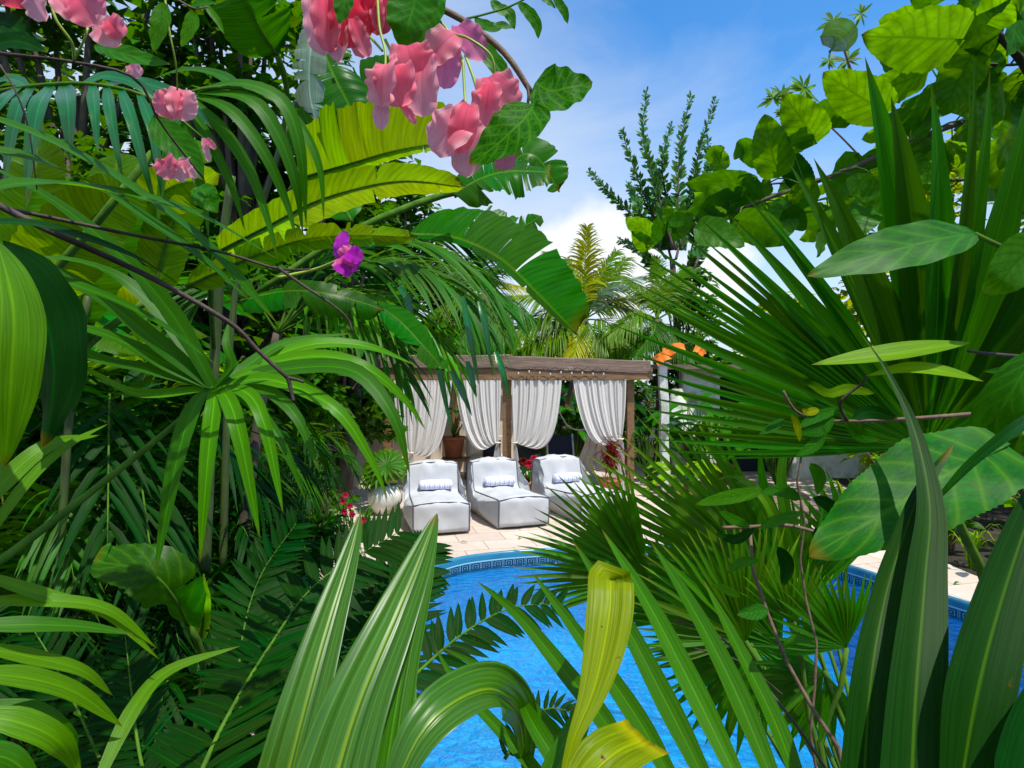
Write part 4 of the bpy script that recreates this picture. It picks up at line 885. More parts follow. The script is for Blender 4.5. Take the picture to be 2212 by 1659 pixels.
coco('slender palm crown left of the coconut palm, partly behind the long banana leaf', (1045, 640), 14.5, [(1060, 590, 1100, 560, .2, 'palm'), (1090, 640, 1150, 690, -.5, 'palm'), (1010, 590, 960, 570, .3, 'palm'), (1000, 640, 930, 680, -.5, 'coco'), (1040, 580, 1035, 520, .5, 'palm'), (1060, 680, 1090, 740, -.8, 'palm'), (1020, 690, 990, 750, -.8, 'palm'), (1070, 610, 1130, 620, .4, 'coco_y')], 23, 1035)
# ---------------------------------------------------------------- thicket plants, built once and copied
def palmclump(label, mat, seed, nf=11, H=1.7, L=.42, W=.018, group=None, nl=24, name='clump_palm'):
    R = random.Random(seed); root = thing(name, (0, 0, 0), label, 'palm', group)
    for k in range(nf):
        a = k * 2.4 + R.uniform(-.4, .4); lean = R.uniform(.25, 1.); h = H * R.uniform(.8, 1.15); r = lean * H * .75
        d = Vector((math.cos(a), math.sin(a), 0)); b = d * .06
        mb = MB(); frond(mb, [b, b + d * r * .22 + Vector((0, 0, h * .62)), b + d * r * .65 + Vector((0, 0, h * .98)), b + d * r * 1.15 + Vector((0, 0, h * (.95 - .35 * lean)))], nl, L, W, face=(d.x * -.5, d.y * -.5, 1), ang=58, droop=.45, rr=.010, seed=seed * 50 + k, start=.34, n=4)
        mb.build('frond', [M[mat], M['stem']], root)
    return root
def strapclump(label, mat, seed, n=24, L=.9, W=.025, group=None, name='strap_plant'):
    R = random.Random(seed); root = thing(name, (0, 0, 0), label, 'plant', group)
    for k in range(n):
        a = R.uniform(0, 6.28); l = L * R.uniform(.6, 1.15); lean = R.uniform(.2, .9); d = Vector((math.cos(a), math.sin(a), 0)); mb = MB()
        leafsurf(mb, [d * .03, d * (.22 * lean * l) + Vector((0, 0, .5 * l)), d * (.55 * lean * l) + Vector((0, 0, .78 * l)), d * (1.0 * lean * l) + Vector((0, 0, (.85 - .55 * lean) * l))], W, 'strap', face=(-d * .6 + Vector((0, 0, 1)))[:], n=10, m=1, fold=.3)
        mb.build('leaf', M[mat], root)
    return root
def bananaclump(label, mat, seed, nl=7, H=2.0, L=1.5, hw=.24, group=None, name='banana_plant'):
    R = random.Random(seed); root = thing(name, (0, 0, 0), label, 'banana plant', group)
    mb = MB(); mb.tube([(0, 0, -.05), (.03, 0, H * .5), (0, .02, H)], .085, .05, 10, seg=8); mb.build('stem', M['cane'], root)
    for k in range(nl):
        a = k * 2.4 + R.uniform(-.3, .3); d = Vector((math.cos(a), math.sin(a), 0)); l = L * R.uniform(.75, 1.1); up = R.uniform(.35, 1.)
        b = Vector((0, 0, H * .97)); p1 = b + d * .18 + Vector((0, 0, .32 * up)); p2 = p1 + d * l * .45 + Vector((0, 0, l * .35 * up)); p3 = p1 + d * l * .95 + Vector((0, 0, l * (.30 * up - .25)))
        mb = MB(); mb.tube([b, b.lerp(p1, .6) + Vector((0, 0, .06)), p1], .03, .018, 6, 1, seg=5)
        bananaleaf(mb, [p1, p2, p3], hw * l / L, face=(-d * .3 + Vector((0, 0, 1)))[:], tears=R.randint(2, 9), seed=seed * 9 + k, rib=1, ribr=.013, droop=.5, n=30)
        mb.build('leaf', [M[mat], M['stem']], root)
    return root
def shrub(label, mat, seed, n=46, H=1.1, L=.2, group=None, name='leafy_shrub', hwf=.36, prof='ovate'):
    R = random.Random(seed); root = thing(name, (0, 0, 0), label, 'shrub', group)
    for k in range(7):
        a = R.uniform(0, 6.28); d = Vector((math.cos(a), math.sin(a), 0)); top = d * H * R.uniform(.2, .6) + Vector((0, 0, H * R.uniform(.6, 1.))); c = catmull([d * .02, d * H * .12 + Vector((0, 0, H * .4)), top], 14)
        mb = MB(); mb.tube(c, .012, .005, 5); mb.build('stem', M['twig'], root); fb = MB()
        for j in range(n // 7):
            p = c[R.randint(4, 14)]; a2 = R.uniform(0, 6.28); e = Vector((math.cos(a2), math.sin(a2), R.uniform(-.5, .5))).normalized(); l = L * R.uniform(.6, 1.2)
            p0 = p + e * l * .25; fb.tube([p, p0], .004, n=4, mi=1)
            leafsurf(fb, [p0, p0 + e * l * .5 + Vector((0, 0, .05 * l)), p0 + e * l + Vector((0, 0, -.2 * l))], l * hwf, prof, face=(R.uniform(-.5, .5), R.uniform(-.8, .2), 1), n=8, m=2, fold=.25)
        fb.build('foliage', [M[mat], M['twig']], root)
    return root
def plantout(proto, spots, group, label):
    for i, s in enumerate(spots):
        x, y, sc = s[:3]; z = s[3] if len(s) > 3 else -.03
        rz = (x * 7.3 + y * 3.1) % 6.28
        if i == 0:
            proto.location = (x, y, z); proto.rotation_euler = (0, 0, rz); proto.scale = (sc,) * 3; proto['group'] = group; proto['label'] = label
        else: dup(proto, (x, y, z), rz, sc)
plantout(palmclump('', 'palm', 1), [(-2.75, 3.5, .95), (-3.9, 4.6, 1.15), (-3.2, 6.0, 1.0), (-4.6, 6.6, 1.35), (-4.1, 9.6, 1.3), (-5.6, 8.4, 1.5), (-3.3, 8.2, 1.0), (-6.5, 10, 1.6), (-7, 7.5, 1.7)], 'feathery palms of the left thicket', 'mid green feathery clump palm in the dense thicket left of the pool')
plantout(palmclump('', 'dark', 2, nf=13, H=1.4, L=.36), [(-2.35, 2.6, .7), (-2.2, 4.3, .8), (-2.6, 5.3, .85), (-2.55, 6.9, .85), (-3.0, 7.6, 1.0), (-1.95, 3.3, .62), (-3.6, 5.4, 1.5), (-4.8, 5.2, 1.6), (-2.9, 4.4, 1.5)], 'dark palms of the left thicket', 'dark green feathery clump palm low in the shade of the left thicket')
plantout(strapclump('', 'strap', 3, L=1.0), [(-1.75, 3.7, .8), (-2.15, 5.0, .9), (-2.3, 6.1, .85), (-2.35, 7.4, .8), (-2.7, 8.3, .8), (-1.75, 2.8, .8), (-2.6, 3.9, 1.2), (-3.0, 5.0, 1.3)], 'strap leaved plants of the left thicket', 'strap leaved plant with arching green blades on the ground of the left thicket')
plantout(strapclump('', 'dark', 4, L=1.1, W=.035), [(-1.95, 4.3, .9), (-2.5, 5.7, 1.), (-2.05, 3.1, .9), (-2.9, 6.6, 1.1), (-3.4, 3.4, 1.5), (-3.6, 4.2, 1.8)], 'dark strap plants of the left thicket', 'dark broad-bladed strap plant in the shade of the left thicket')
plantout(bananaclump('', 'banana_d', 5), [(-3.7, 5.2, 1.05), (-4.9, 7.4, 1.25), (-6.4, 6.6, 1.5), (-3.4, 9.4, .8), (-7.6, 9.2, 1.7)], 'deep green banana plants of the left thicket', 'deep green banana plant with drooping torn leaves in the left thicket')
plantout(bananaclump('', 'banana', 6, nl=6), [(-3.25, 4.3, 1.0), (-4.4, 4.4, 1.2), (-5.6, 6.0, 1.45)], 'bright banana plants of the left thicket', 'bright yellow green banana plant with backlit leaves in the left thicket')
plantout(shrub('', 'heart_d', 7), [(-2.3, 7.9, .8), (-2.05, 5.6, .8), (-3.2, 10.0, 1.3), (-2.15, 4.7, 1.0), (-2.7, 3.2, 1.2)], 'leafy shrubs of the left thicket', 'deep green leafy shrub at the edge of the left thicket')
# right side
plantout(shrub('', 'heart', 8, n=70), [(5.35, 7.4, 1.0), (5.7, 6.2, 1.1), (5.5, 8.5, 1.2), (6.4, 7.3, 1.5), (5.9, 5.2, 1.2), (7.2, 8.6, 1.8)], 'lime shrubs along the right edge of the deck', 'lime green leafy shrub along the right edge of the paved deck')
plantout(strapclump('', 'lime', 9, L=.8, W=.02), [(5.15, 6.8, .8), (5.25, 6.0, .8), (5.3, 7.9, .9), (4.9, 8.8, 1.), (5.6, 9.6, 1.), (5.45, 5.2, .9)], 'arching lime strap plants on the right', 'arching yellow green strap plant beside the paved deck on the right')
plantout(palmclump('', 'fan2', 10, nf=12, H=1.5), [(7.2, 6.6, 1.2), (6.6, 10.2, 1.1), (8.3, 8.5, 1.6), (3.4, 16.2, 1.0)], 'fresh green palms on the right', 'fresh green feathery palm standing behind the lime shrubs on the right')
# fan-grass tuft in the white planter
fg = thing('potted_fan_palm', (gx(832, 9.6), 9.6, .4), 'spiky grey green fan palm tuft in the round white planter', 'plant'); R = random.Random(6); b0 = Vector((gx(832, 9.6), 9.6, .42))
for k in range(7):
    a = R.uniform(0, 6.28); c = b0 + Vector((math.cos(a) * .16, math.sin(a) * .16, R.uniform(.12, .42))); mb = MB(); mb.tube([b0, c], .008, n=4, mi=1)
    nrm = Vector((math.cos(a) * .5, -.6, .6)); u = nrm.orthogonal().normalized(); v = nrm.normalized().cross(u)
    fanleaf(mb, c, [c + (u * math.cos(q) + v * math.sin(q)) * .32 for q in [j * .36 for j in range(17)]], face=nrm, n=6); mb.build('leaf', [M['fan2'], M['stem']], fg)
# small red blooms at the left of the deck
rf = thing('red_bloom_plant', (-2.2, 7.2, 0), 'low plant with small crimson blooms left of the loungers', 'plant')
for k, (x, y) in enumerate(((748, 1068), (742, 1082), (757, 1092), (560, 970), (553, 1000), (762, 1110), (745, 1104), (786, 1122))):
    mb = MB(); c = P(x, y, 5.6); mb.tube([c, c + Vector((-.05, .1, -.5)), Vector((-2.2 + k * .01, 7.0, 0)) if k not in (3, 4) else c + Vector((0, .2, -.8))], .006, n=4, mi=1, seg=6)
    for q in range(5):
        a = q * 1.257 + k; leafsurf(mb, [c, c + Vector((math.cos(a) * .02, -.02, math.sin(a) * .02)), c + Vector((math.cos(a) * .035, -.025, math.sin(a) * .035))], .013, 'petal', n=5)
    mb.build('flower', [M['flowerred'], M['stem']], rf)

wp = thing('grass_clump', (-1.95, 7.9, 0), 'spiky dark grass clump in front of the white planter', 'plant'); R = random.Random(15)
for k in range(34):
    a = R.uniform(0, 6.28); l = R.uniform(.35, .75); d = Vector((math.cos(a), math.sin(a), 0)); b = Vector((-1.98, 7.9, 0)) + d * .08; mb = MB()
    leafsurf(mb, [b, b + d * l * .2 + Vector((0, 0, l * .6)), b + d * l * .6 + Vector((0, 0, l * .75))], .014, 'strap', face=(-d + Vector((0, 0, 1)))[:], n=7, m=1); mb.build('blade', M['strap'], wp)
plantout(palmclump('', 'dark', 12, nf=12, H=1.0, L=.34, W=.022), [(-1.55, 2.9, .8), (-1.75, 3.7, .9), (-1.85, 4.6, .9), (-1.95, 5.4, .8), (-1.3, 2.4, .8)], 'dark ferny palms along the pool', 'low dark ferny palm at the left edge of the pool paving')
# ================================================================ NEAR PLANTS, LEFT
def bleaf(root, pts, hw, mat, face=None, tears=4, seed=0, d=None, name='leaf', **kw):
    q = pp(pts, d); dm = sum(p.y for p in q) / len(q); mb = MB(); k = dm / F * comp(q, face)
    for key in ('hwl', 'hwr'):
        if key in kw: kw[key] = kw[key] * k
    st = kw.pop('stalk', None)
    bananaleaf(mb, q, hw * k, face=face, tears=tears, seed=seed, rib=1, ribr=.014 * dm / 3.2, **kw)
    if st: mb.tube(pp(st), .02 * dm / 3.2, .014 * dm / 3.2, 6, 1, seg=8)
    return mb.build(name, [M[mat], M['stem']], root)
# --- the big banana plant whose leaves glow in the middle of the left half
bp_ = thing('banana_plant', (-1.95, 3.7, 0), 'tall banana plant with broad glowing leaves reaching towards the gap of sky', 'banana plant')
limb(bp_, [(440, 1250, 3.7), (462, 800, 3.7), (478, 560, 3.65), (500, 380, 3.6)], 14, 9, 'cane', name='stem')
limb(bp_, [(480, 1250, 3.9), (500, 700, 3.9), (545, 520, 3.9), (610, 300, 3.9), (640, 220, 4.)], 9, 5, 'cane', name='stem')
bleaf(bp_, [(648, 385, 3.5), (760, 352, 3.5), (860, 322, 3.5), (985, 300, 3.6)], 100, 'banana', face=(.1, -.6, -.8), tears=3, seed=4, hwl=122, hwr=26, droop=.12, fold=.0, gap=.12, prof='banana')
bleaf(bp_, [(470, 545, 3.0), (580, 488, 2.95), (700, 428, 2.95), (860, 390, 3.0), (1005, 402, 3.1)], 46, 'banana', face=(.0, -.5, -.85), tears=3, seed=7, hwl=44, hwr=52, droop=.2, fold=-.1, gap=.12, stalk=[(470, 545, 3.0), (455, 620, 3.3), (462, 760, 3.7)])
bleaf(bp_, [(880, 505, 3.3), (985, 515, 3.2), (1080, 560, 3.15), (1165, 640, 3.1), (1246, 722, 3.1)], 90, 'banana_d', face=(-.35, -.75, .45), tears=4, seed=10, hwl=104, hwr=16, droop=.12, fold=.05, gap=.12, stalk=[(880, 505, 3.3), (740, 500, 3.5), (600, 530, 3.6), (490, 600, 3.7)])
bleaf(bp_, [(400, 620, 2.8), (500, 575, 2.8), (640, 520, 2.85), (760, 508, 2.9), (900, 512, 3.1)], 34, 'banana', face=(.0, -.75, -.5), tears=9, seed=12, droop=.2, gap=.5)
bleaf(bp_, [(520, 650, 2.9), (620, 628, 2.8), (720, 636, 2.8), (830, 668, 2.9)], 42, 'banana_d', face=(0, -.8, .5), tears=3, seed=13, hwl=26, hwr=44, droop=.5)
bleaf(bp_, [(800, 650, 3.0), (860, 690, 2.95), (910, 742, 2.9), (960, 800, 2.9)], 36, 'banana_d', face=(-.2, -.7, .6), tears=1, seed=15, droop=.2)
bleaf(bp_, [(620, 330, 4.1), (700, 260, 4.2), (790, 190, 4.3), (880, 140, 4.4)], 60, 'banana_d', face=(.2, -.8, -.3), tears=8, seed=16, droop=.4)
bleaf(bp_, [(600, 120, 3.6), (560, 60, 3.5), (520, -20, 3.4), (470, -110, 3.4)], 88, 'banana_d', face=(.1, -.9, -.25), tears=2, seed=17, droop=.1, fold=.05, stalk=[(600, 120, 3.6), (620, 200, 3.8), (610, 300, 3.9)])
bleaf(bp_, [(1085, 395, 4.6), (1120, 340, 4.6), (1160, 340, 4.6), (1208, 412, 4.6)], 44, 'banana_d', face=(-.2, -.8, .4), tears=3, seed=18, droop=.2, hwl=40, hwr=30, stalk=[(1085, 395, 4.6), (960, 420, 4.4), (760, 500, 4.1), (545, 640, 3.9)])
bleaf(bp_, [(980, 420, 4.4), (1040, 385, 4.4), (1100, 370, 4.4), (1190, 372, 4.4)], 44, 'banana_d', face=(0, -.6, .5), tears=8, seed=19, droop=.5)
bleaf(bp_, [(1000, 455, 4.2), (1060, 470, 4.2), (1120, 490, 4.2), (1170, 466, 4.2)], 26, 'banana_d', face=(0, -.8, .5), tears=7, seed=21, droop=.7, gap=.7)
bleaf(bp_, [(690, 90, 4.3), (720, 160, 4.2), (760, 240, 4.2), (790, 330, 4.2)], 70, 'banana_d', face=(.2, -1, .1), tears=6, seed=22, droop=.3)
bleaf(bp_, [(690, 20, 4.0), (672, 100, 3.9), (668, 190, 3.9), (680, 260, 3.9)], 40, 'coco_b', face=(.3, -1, .1), tears=6, seed=23, droop=.6, gap=.8)
bleaf(bp_, [(760, 480, 4.0), (720, 400, 4.1), (700, 340, 4.1), (690, 270, 4.2)], 55, 'banana_d', face=(.2, -1, -.2), tears=4, seed=24, droop=.3)
# --- backlit young banana on the far left
yb = thing('banana_plant', (-2.5, 2.9, 0), 'young banana plant with yellow backlit leaves behind the dark branch at the left', 'banana plant')
limb(yb, [(120, 1400, 3.0), (150, 900, 3.0), (190, 640, 2.9)], 10, 7, 'cane', name='stem')
for k, a in enumerate((([(60, 640, 2.8), (130, 560, 2.7), (200, 470, 2.7), (300, 400, 2.8)], 92), ([(150, 700, 2.9), (190, 600, 2.9), (235, 470, 2.9), (255, 330, 3.0)], 80), ([(260, 480, 3.0), (340, 420, 3.0), (400, 390, 3.0), (470, 400, 3.1)], 60), ([(330, 640, 3.1), (360, 520, 3.1), (400, 420, 3.1), (420, 300, 3.2)], 62), ([(20, 560, 3.0), (60, 440, 3.0), (80, 340, 3.0), (70, 250, 3.1)], 60), ([(180, 620, 3.0), (120, 680, 2.9), (60, 700, 2.8), (-30, 680, 2.8)], 60))):
    bleaf(yb, a[0], a[1], 'banana', face=(.15, -.65, -.75), tears=2, seed=40 + k, droop=.15, gap=.15, stalk=[a[0][0], (180, 760, 3.0), (150, 900, 3.0)])
# --- low banana leaf bottom left
lb = thing('banana_seedling', (-1.7, 2.3, 0), 'low banana shoot with one broad torn leaf near the bottom left', 'banana plant')
bleaf(lb, [(405, 1350, 2.1), (375, 1290, 2.0), (320, 1235, 1.95), (200, 1212, 1.95)], 66, 'heart_d', face=(.0, -.75, .65), tears=3, seed=50, droop=.15, hwl=62, hwr=72, gap=.12, stalk=[(405, 1350, 2.1), (440, 1440, 2.2), (400, 1700, 2.3)])
bleaf(lb, [(430, 1400, 2.3), (440, 1330, 2.2), (442, 1290, 2.2), (440, 1240, 2.2)], 16, 'lime', tears=0, seed=51)
# --- palm with broad drooping leaflets, centre left
pr = thing('broadleaf_palm', (-2.2, 1.6, 0), 'palm with long broad leaflets drooping like ribbons at centre left', 'palm')
HB = (462, 838, 1.55)
limb(pr, [(-120, 1290, 1.2), (0, 1212, 1.25), (200, 1060, 1.4), (380, 915, 1.5), HB], 9, 6, 'stem', name='frond_stalk')
def rib(root, pts, hw, mat, face=None, **kw): return leafpart(root, pts, hw, mat, 'strap', name='leaflet', face=face, n=18, m=2, fold=kw.pop('fold', .16), **kw)
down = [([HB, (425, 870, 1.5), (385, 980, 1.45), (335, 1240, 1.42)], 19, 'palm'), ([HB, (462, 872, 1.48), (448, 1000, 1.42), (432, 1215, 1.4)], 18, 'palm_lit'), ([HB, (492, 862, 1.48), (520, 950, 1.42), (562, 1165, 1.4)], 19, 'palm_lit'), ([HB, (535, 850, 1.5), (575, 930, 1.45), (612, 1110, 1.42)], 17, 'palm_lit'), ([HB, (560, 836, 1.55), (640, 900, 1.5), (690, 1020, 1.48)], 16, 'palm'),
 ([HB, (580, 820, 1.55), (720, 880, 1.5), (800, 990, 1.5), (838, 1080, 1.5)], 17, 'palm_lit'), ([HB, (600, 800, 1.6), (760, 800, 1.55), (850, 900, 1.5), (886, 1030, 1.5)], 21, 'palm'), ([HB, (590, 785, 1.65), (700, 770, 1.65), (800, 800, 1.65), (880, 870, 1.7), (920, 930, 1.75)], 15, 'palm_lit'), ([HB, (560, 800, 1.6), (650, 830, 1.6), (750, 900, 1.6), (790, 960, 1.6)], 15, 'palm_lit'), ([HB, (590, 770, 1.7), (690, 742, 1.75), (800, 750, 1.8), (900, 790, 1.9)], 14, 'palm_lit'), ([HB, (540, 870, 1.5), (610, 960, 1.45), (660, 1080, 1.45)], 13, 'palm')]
for a in down: rib(pr, a[0], a[1], a[2], face=(0, -.75, .66))
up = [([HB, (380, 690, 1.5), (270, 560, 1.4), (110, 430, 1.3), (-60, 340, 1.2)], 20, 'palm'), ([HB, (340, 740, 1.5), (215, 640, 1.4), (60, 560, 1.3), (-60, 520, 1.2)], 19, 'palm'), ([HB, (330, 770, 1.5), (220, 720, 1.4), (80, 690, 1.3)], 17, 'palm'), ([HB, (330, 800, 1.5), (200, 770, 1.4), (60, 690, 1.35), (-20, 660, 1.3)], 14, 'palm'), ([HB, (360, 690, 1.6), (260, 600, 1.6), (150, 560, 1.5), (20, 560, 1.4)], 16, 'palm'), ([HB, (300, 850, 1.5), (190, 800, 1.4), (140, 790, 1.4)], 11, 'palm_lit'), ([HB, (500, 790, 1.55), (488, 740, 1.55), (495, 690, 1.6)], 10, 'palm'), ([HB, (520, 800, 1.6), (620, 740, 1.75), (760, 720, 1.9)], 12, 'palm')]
for a in up: rib(pr, a[0], a[1], a[2], face=(.2, -.7, .6))
# --- palm blades from the left, upper half
pl_ = thing('ribbon_palm', (-2.0, 1.3, 0), 'palm with very long dark green blades sweeping in from the left edge', 'palm')
for a in (([(-60, 240, 1.0), (120, 310, 1.1), (320, 430, 1.25), (480, 560, 1.4), (600, 700, 1.5)], 21, 'palm'), ([(-60, 320, 1.05), (80, 345, 1.1), (250, 430, 1.25), (440, 560, 1.4), (540, 650, 1.5)], 17, 'palm'), ([(-80, 420, .95), (60, 395, 1.0), (220, 410, 1.15), (420, 460, 1.3), (600, 560, 1.5)], 20, 'palm'), ([(-60, 480, 1.0), (100, 490, 1.1), (300, 560, 1.25), (420, 640, 1.4)], 16, 'dark'), ([(-60, 600, 1.0), (140, 610, 1.1), (330, 690, 1.25), (470, 790, 1.4)], 15, 'palm')):
    rib(pl_, a[0], a[1], a[2], face=(.1, -.7, .7))
# --- glossy drooping frond, upper left
gp_ = thing('glossy_palm', (-2.6, 2.0, 0), 'palm frond with glossy ribbon leaflets hanging at the upper left', 'palm')
limb(gp_, [(-80, 215, 1.9), (60, 188, 1.85), (200, 182, 1.8), (330, 215, 1.8), (440, 300, 1.85)], 6, 3, 'stem', name='frond_stalk')
for a in (([(40, 190, 1.85), (10, 215, 1.75), (-40, 280, 1.7)], 16), ([(70, 188, 1.85), (40, 230, 1.72), (20, 330, 1.7), (5, 420, 1.72)], 16), ([(110, 186, 1.83), (84, 230, 1.7), (66, 330, 1.68), (56, 440, 1.7)], 19), ([(140, 184, 1.82), (146, 225, 1.68), (150, 290, 1.66), (152, 360, 1.68)], 22), ([(200, 184, 1.8), (205, 240, 1.7), (212, 330, 1.68)], 14), ([(230, 186, 1.8), (238, 240, 1.7), (252, 320, 1.68), (266, 390, 1.7)], 13), ([(260, 190, 1.8), (285, 260, 1.7), (315, 370, 1.7), (340, 460, 1.75)], 13), ([(300, 200, 1.8), (330, 280, 1.72), (345, 380, 1.72), (350, 440, 1.75)], 12), ([(330, 212, 1.8), (390, 300, 1.75), (420, 400, 1.75)], 12), ([(180, 184, 1.8), (230, 165, 1.85), (300, 185, 1.85), (360, 240, 1.85)], 13), ([(60, 188, 1.85), (20, 170, 1.9), (-40, 190, 1.9)], 13), ([(220, 186, 1.8), (300, 178, 1.9), (400, 215, 1.9), (460, 280, 1.95)], 12)):
    rib(gp_, a[0], a[1], 'palm_gloss', face=(0, -.85, .5))
# --- arching frond to the right of it
ap = thing('arching_palm', (-2.4, 2.4, 0), 'arching palm frond with streaming leaflets beside the glowing banana leaves', 'palm')
limb(ap, [(330, 330, 2.3), (380, 230, 2.1), (430, 195, 2.0), (520, 192, 2.0), (600, 225, 2.05)], 6, 3, 'stem', name='frond_stalk')
for a in (([(430, 195, 2.0), (520, 180, 2.0), (610, 220, 2.0), (650, 330, 2.0), (662, 490, 2.05)], 17), ([(430, 198, 2.0), (540, 215, 1.98), (600, 290, 1.98), (640, 400, 2.0), (655, 510, 2.05)], 17), ([(420, 205, 2.0), (500, 240, 1.96), (570, 330, 1.96), (620, 440, 2.0), (640, 520, 2.0)], 15), ([(415, 215, 2.05), (480, 280, 2.0), (540, 370, 2.0), (580, 480, 2.0), (600, 560, 2.0)], 14), ([(405, 225, 2.1), (450, 300, 2.05), (500, 400, 2.05), (530, 500, 2.05)], 12), ([(395, 230, 2.1), (410, 320, 2.1), (440, 420, 2.1), (452, 520, 2.1)], 12), ([(400, 220, 2.1), (370, 300, 2.05), (350, 400, 2.05), (340, 500, 2.05)], 11), ([(430, 195, 2.0), (560, 200, 2.05), (640, 260, 2.1), (690, 360, 2.1), (700, 480, 2.1)], 11), ([(520, 192, 2.0), (470, 160, 2.1), (400, 150, 2.1), (330, 170, 2.1)], 12)):
    rib(ap, a[0], a[1], 'palm', face=(-.1, -.75, .6))
# --- feathery palm in the middle, fine drooping leaflets
fp_ = thing('feathery_palm', (-1.9, 4.4, 0), 'feathery palm whose fine leaflets droop over the left of the pavilion roof', 'palm')
limb(fp_, [(520, 1200, 4.4), (560, 900, 4.4), (600, 720, 4.3)], 14, 10, 'trunk', name='trunk')
for k, (pts, L, n_, mat) in enumerate((([(600, 720, 4.3), (720, 600, 4.0), (850, 560, 3.9), (960, 610, 3.8), (1040, 700, 3.8)], .5, 34, 'palm'), ([(600, 720, 4.3), (700, 640, 4.0), (810, 640, 3.8), (900, 690, 3.7), (980, 780, 3.7)], .46, 32, 'palm_lit'), ([(600, 720, 4.3), (720, 560, 4.2), (880, 520, 4.2), (1020, 580, 4.2), (1090, 670, 4.2)], .6, 32, 'palm'), ([(600, 720, 4.3), (690, 680, 4.0), (760, 690, 3.8), (830, 740, 3.7), (880, 820, 3.7)], .42, 26, 'palm'), ([(600, 720, 4.3), (680, 600, 4.4), (800, 520, 4.5), (930, 500, 4.5), (1040, 540, 4.5)], .6, 32, 'dark'), ([(600, 720, 4.3), (640, 620, 4.4), (700, 560, 4.5), (800, 560, 4.5)], .6, 24, 'dark'), ([(600, 720, 4.3), (540, 640, 4.2), (470, 620, 4.1), (400, 680, 4.0)], .6, 24, 'palm'))):
    mb = MB(); frond(mb, pp(pts), n_, L, .019, face=(0, -.5, 1), ang=40, droop=.5, lift=.12, rr=.011, seed=60 + k, start=.2, n=6); mb.build('frond', [M[mat], M['stem']], fp_)
for k, (x0, y0, x1, y1, x2, y2) in enumerate(((862, 620, 884, 660, 878, 760), (930, 730, 945, 780, 975, 930), (1000, 640, 1014, 720, 1035, 835), (1035, 650, 1048, 700, 1060, 790), (1070, 760, 1085, 800, 1100, 860), (975, 800, 1000, 850, 1020, 900), (1010, 780, 1020, 820, 1030, 860))):
    rib(fp_, [(x0, y0, 3.5), (x1, y1, 3.45), (x2, y2, 3.45)], 8, 'palm_gloss')
# --- big leaves touching the left edge
el = thing('ginger_plant', (-.9, .7, .3), 'ginger plant with two huge hanging leaves at the left edge', 'plant')
leafpart(el, [(-5, 520, .85), (28, 660, .80), (24, 830, .80), (8, 1010, .82)], 56, 'strap_lit', 'lance', face=(.35, -1, -.15), fold=.12, n=24, m=3, wave=.05)
leafpart(el, [(10, 520, .95), (80, 640, .93), (118, 800, .93), (92, 965, .95)], 56, 'dark', 'lance', face=(-.3, -1, .2), fold=-.15, n=24, m=3, wave=.05)
limb(el, [(-60, 1700, .9), (-40, 1000, .9), (-20, 600, .9), (-5, 510, .9)], 9, 5, 'stem', name='stem')
# --- bright strap leaves, lower left
sl_ = thing('strap_lily', (-.9, .8, .35), 'bright green strap leaved lily arching in from the lower left edge', 'plant')
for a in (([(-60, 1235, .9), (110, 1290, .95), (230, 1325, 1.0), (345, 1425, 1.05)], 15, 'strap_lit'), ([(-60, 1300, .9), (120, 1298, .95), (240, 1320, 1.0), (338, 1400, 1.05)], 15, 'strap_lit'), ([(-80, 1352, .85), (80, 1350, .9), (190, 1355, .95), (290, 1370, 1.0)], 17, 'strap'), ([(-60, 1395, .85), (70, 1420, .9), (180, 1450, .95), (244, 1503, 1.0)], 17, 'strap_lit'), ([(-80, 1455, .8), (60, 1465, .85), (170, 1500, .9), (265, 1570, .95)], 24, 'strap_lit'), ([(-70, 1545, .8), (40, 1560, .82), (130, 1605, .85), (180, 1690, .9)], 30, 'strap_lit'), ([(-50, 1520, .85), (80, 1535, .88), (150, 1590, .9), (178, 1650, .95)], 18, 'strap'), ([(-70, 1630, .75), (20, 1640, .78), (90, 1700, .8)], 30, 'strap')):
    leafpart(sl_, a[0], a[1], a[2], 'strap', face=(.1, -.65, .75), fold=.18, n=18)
leafpart(sl_, [(-40, 1180, .9), (60, 1040, .95), (150, 960, 1.0), (235, 915, 1.1)], 11, 'strap_lit', 'strap', face=(.3, -.8, .5)); leafpart(sl_, [(-60, 1120, .9), (20, 1030, .95), (110, 960, 1.0), (215, 940, 1.1)], 20, 'strap_lit', 'strap', face=(.3, -.8, .5))
leafpart(sl_, [(205, 1700, .9), (290, 1530, 1.0), (370, 1445, 1.1), (520, 1395, 1.2)], 16, 'strap_lit', 'strap', face=(.3, -.7, .6))
# --- dark cycad-like frond rising to the right
cy = thing('cycad', (-.9, 1.0, .2), 'dark cycad with long comb-like fronds at the lower left', 'cycad')
def comb(root, pts, nl, Lpx, Wpx, d, face, mat='cycad', seed=0, ang=62, droop=.12, shape=None, start=.02, rr=.006, W_=1.):
    mb = MB(); frond(mb, pp(pts), nl, Lpx * d / F, Wpx * 1.35 * d / F, face=face, ang=ang, droop=droop, lift=.02, angk=.25, rr=rr, seed=seed, start=start, n=6, jit=.06, shape=shape); return mb.build('frond', [M[mat], M['stem']], root)
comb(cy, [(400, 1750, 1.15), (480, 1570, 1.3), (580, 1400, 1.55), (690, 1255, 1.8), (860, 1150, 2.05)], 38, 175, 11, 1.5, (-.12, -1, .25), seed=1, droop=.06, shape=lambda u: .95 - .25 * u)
comb(cy, [(760, 1600, 1.3), (900, 1455, 1.5), (1010, 1362, 1.6), (1110, 1312, 1.7), (1210, 1305, 1.75)], 26, 125, 9.5, 1.6, (.1, -.75, .65), seed=2, shape=lambda u: .95 - .45 * u)
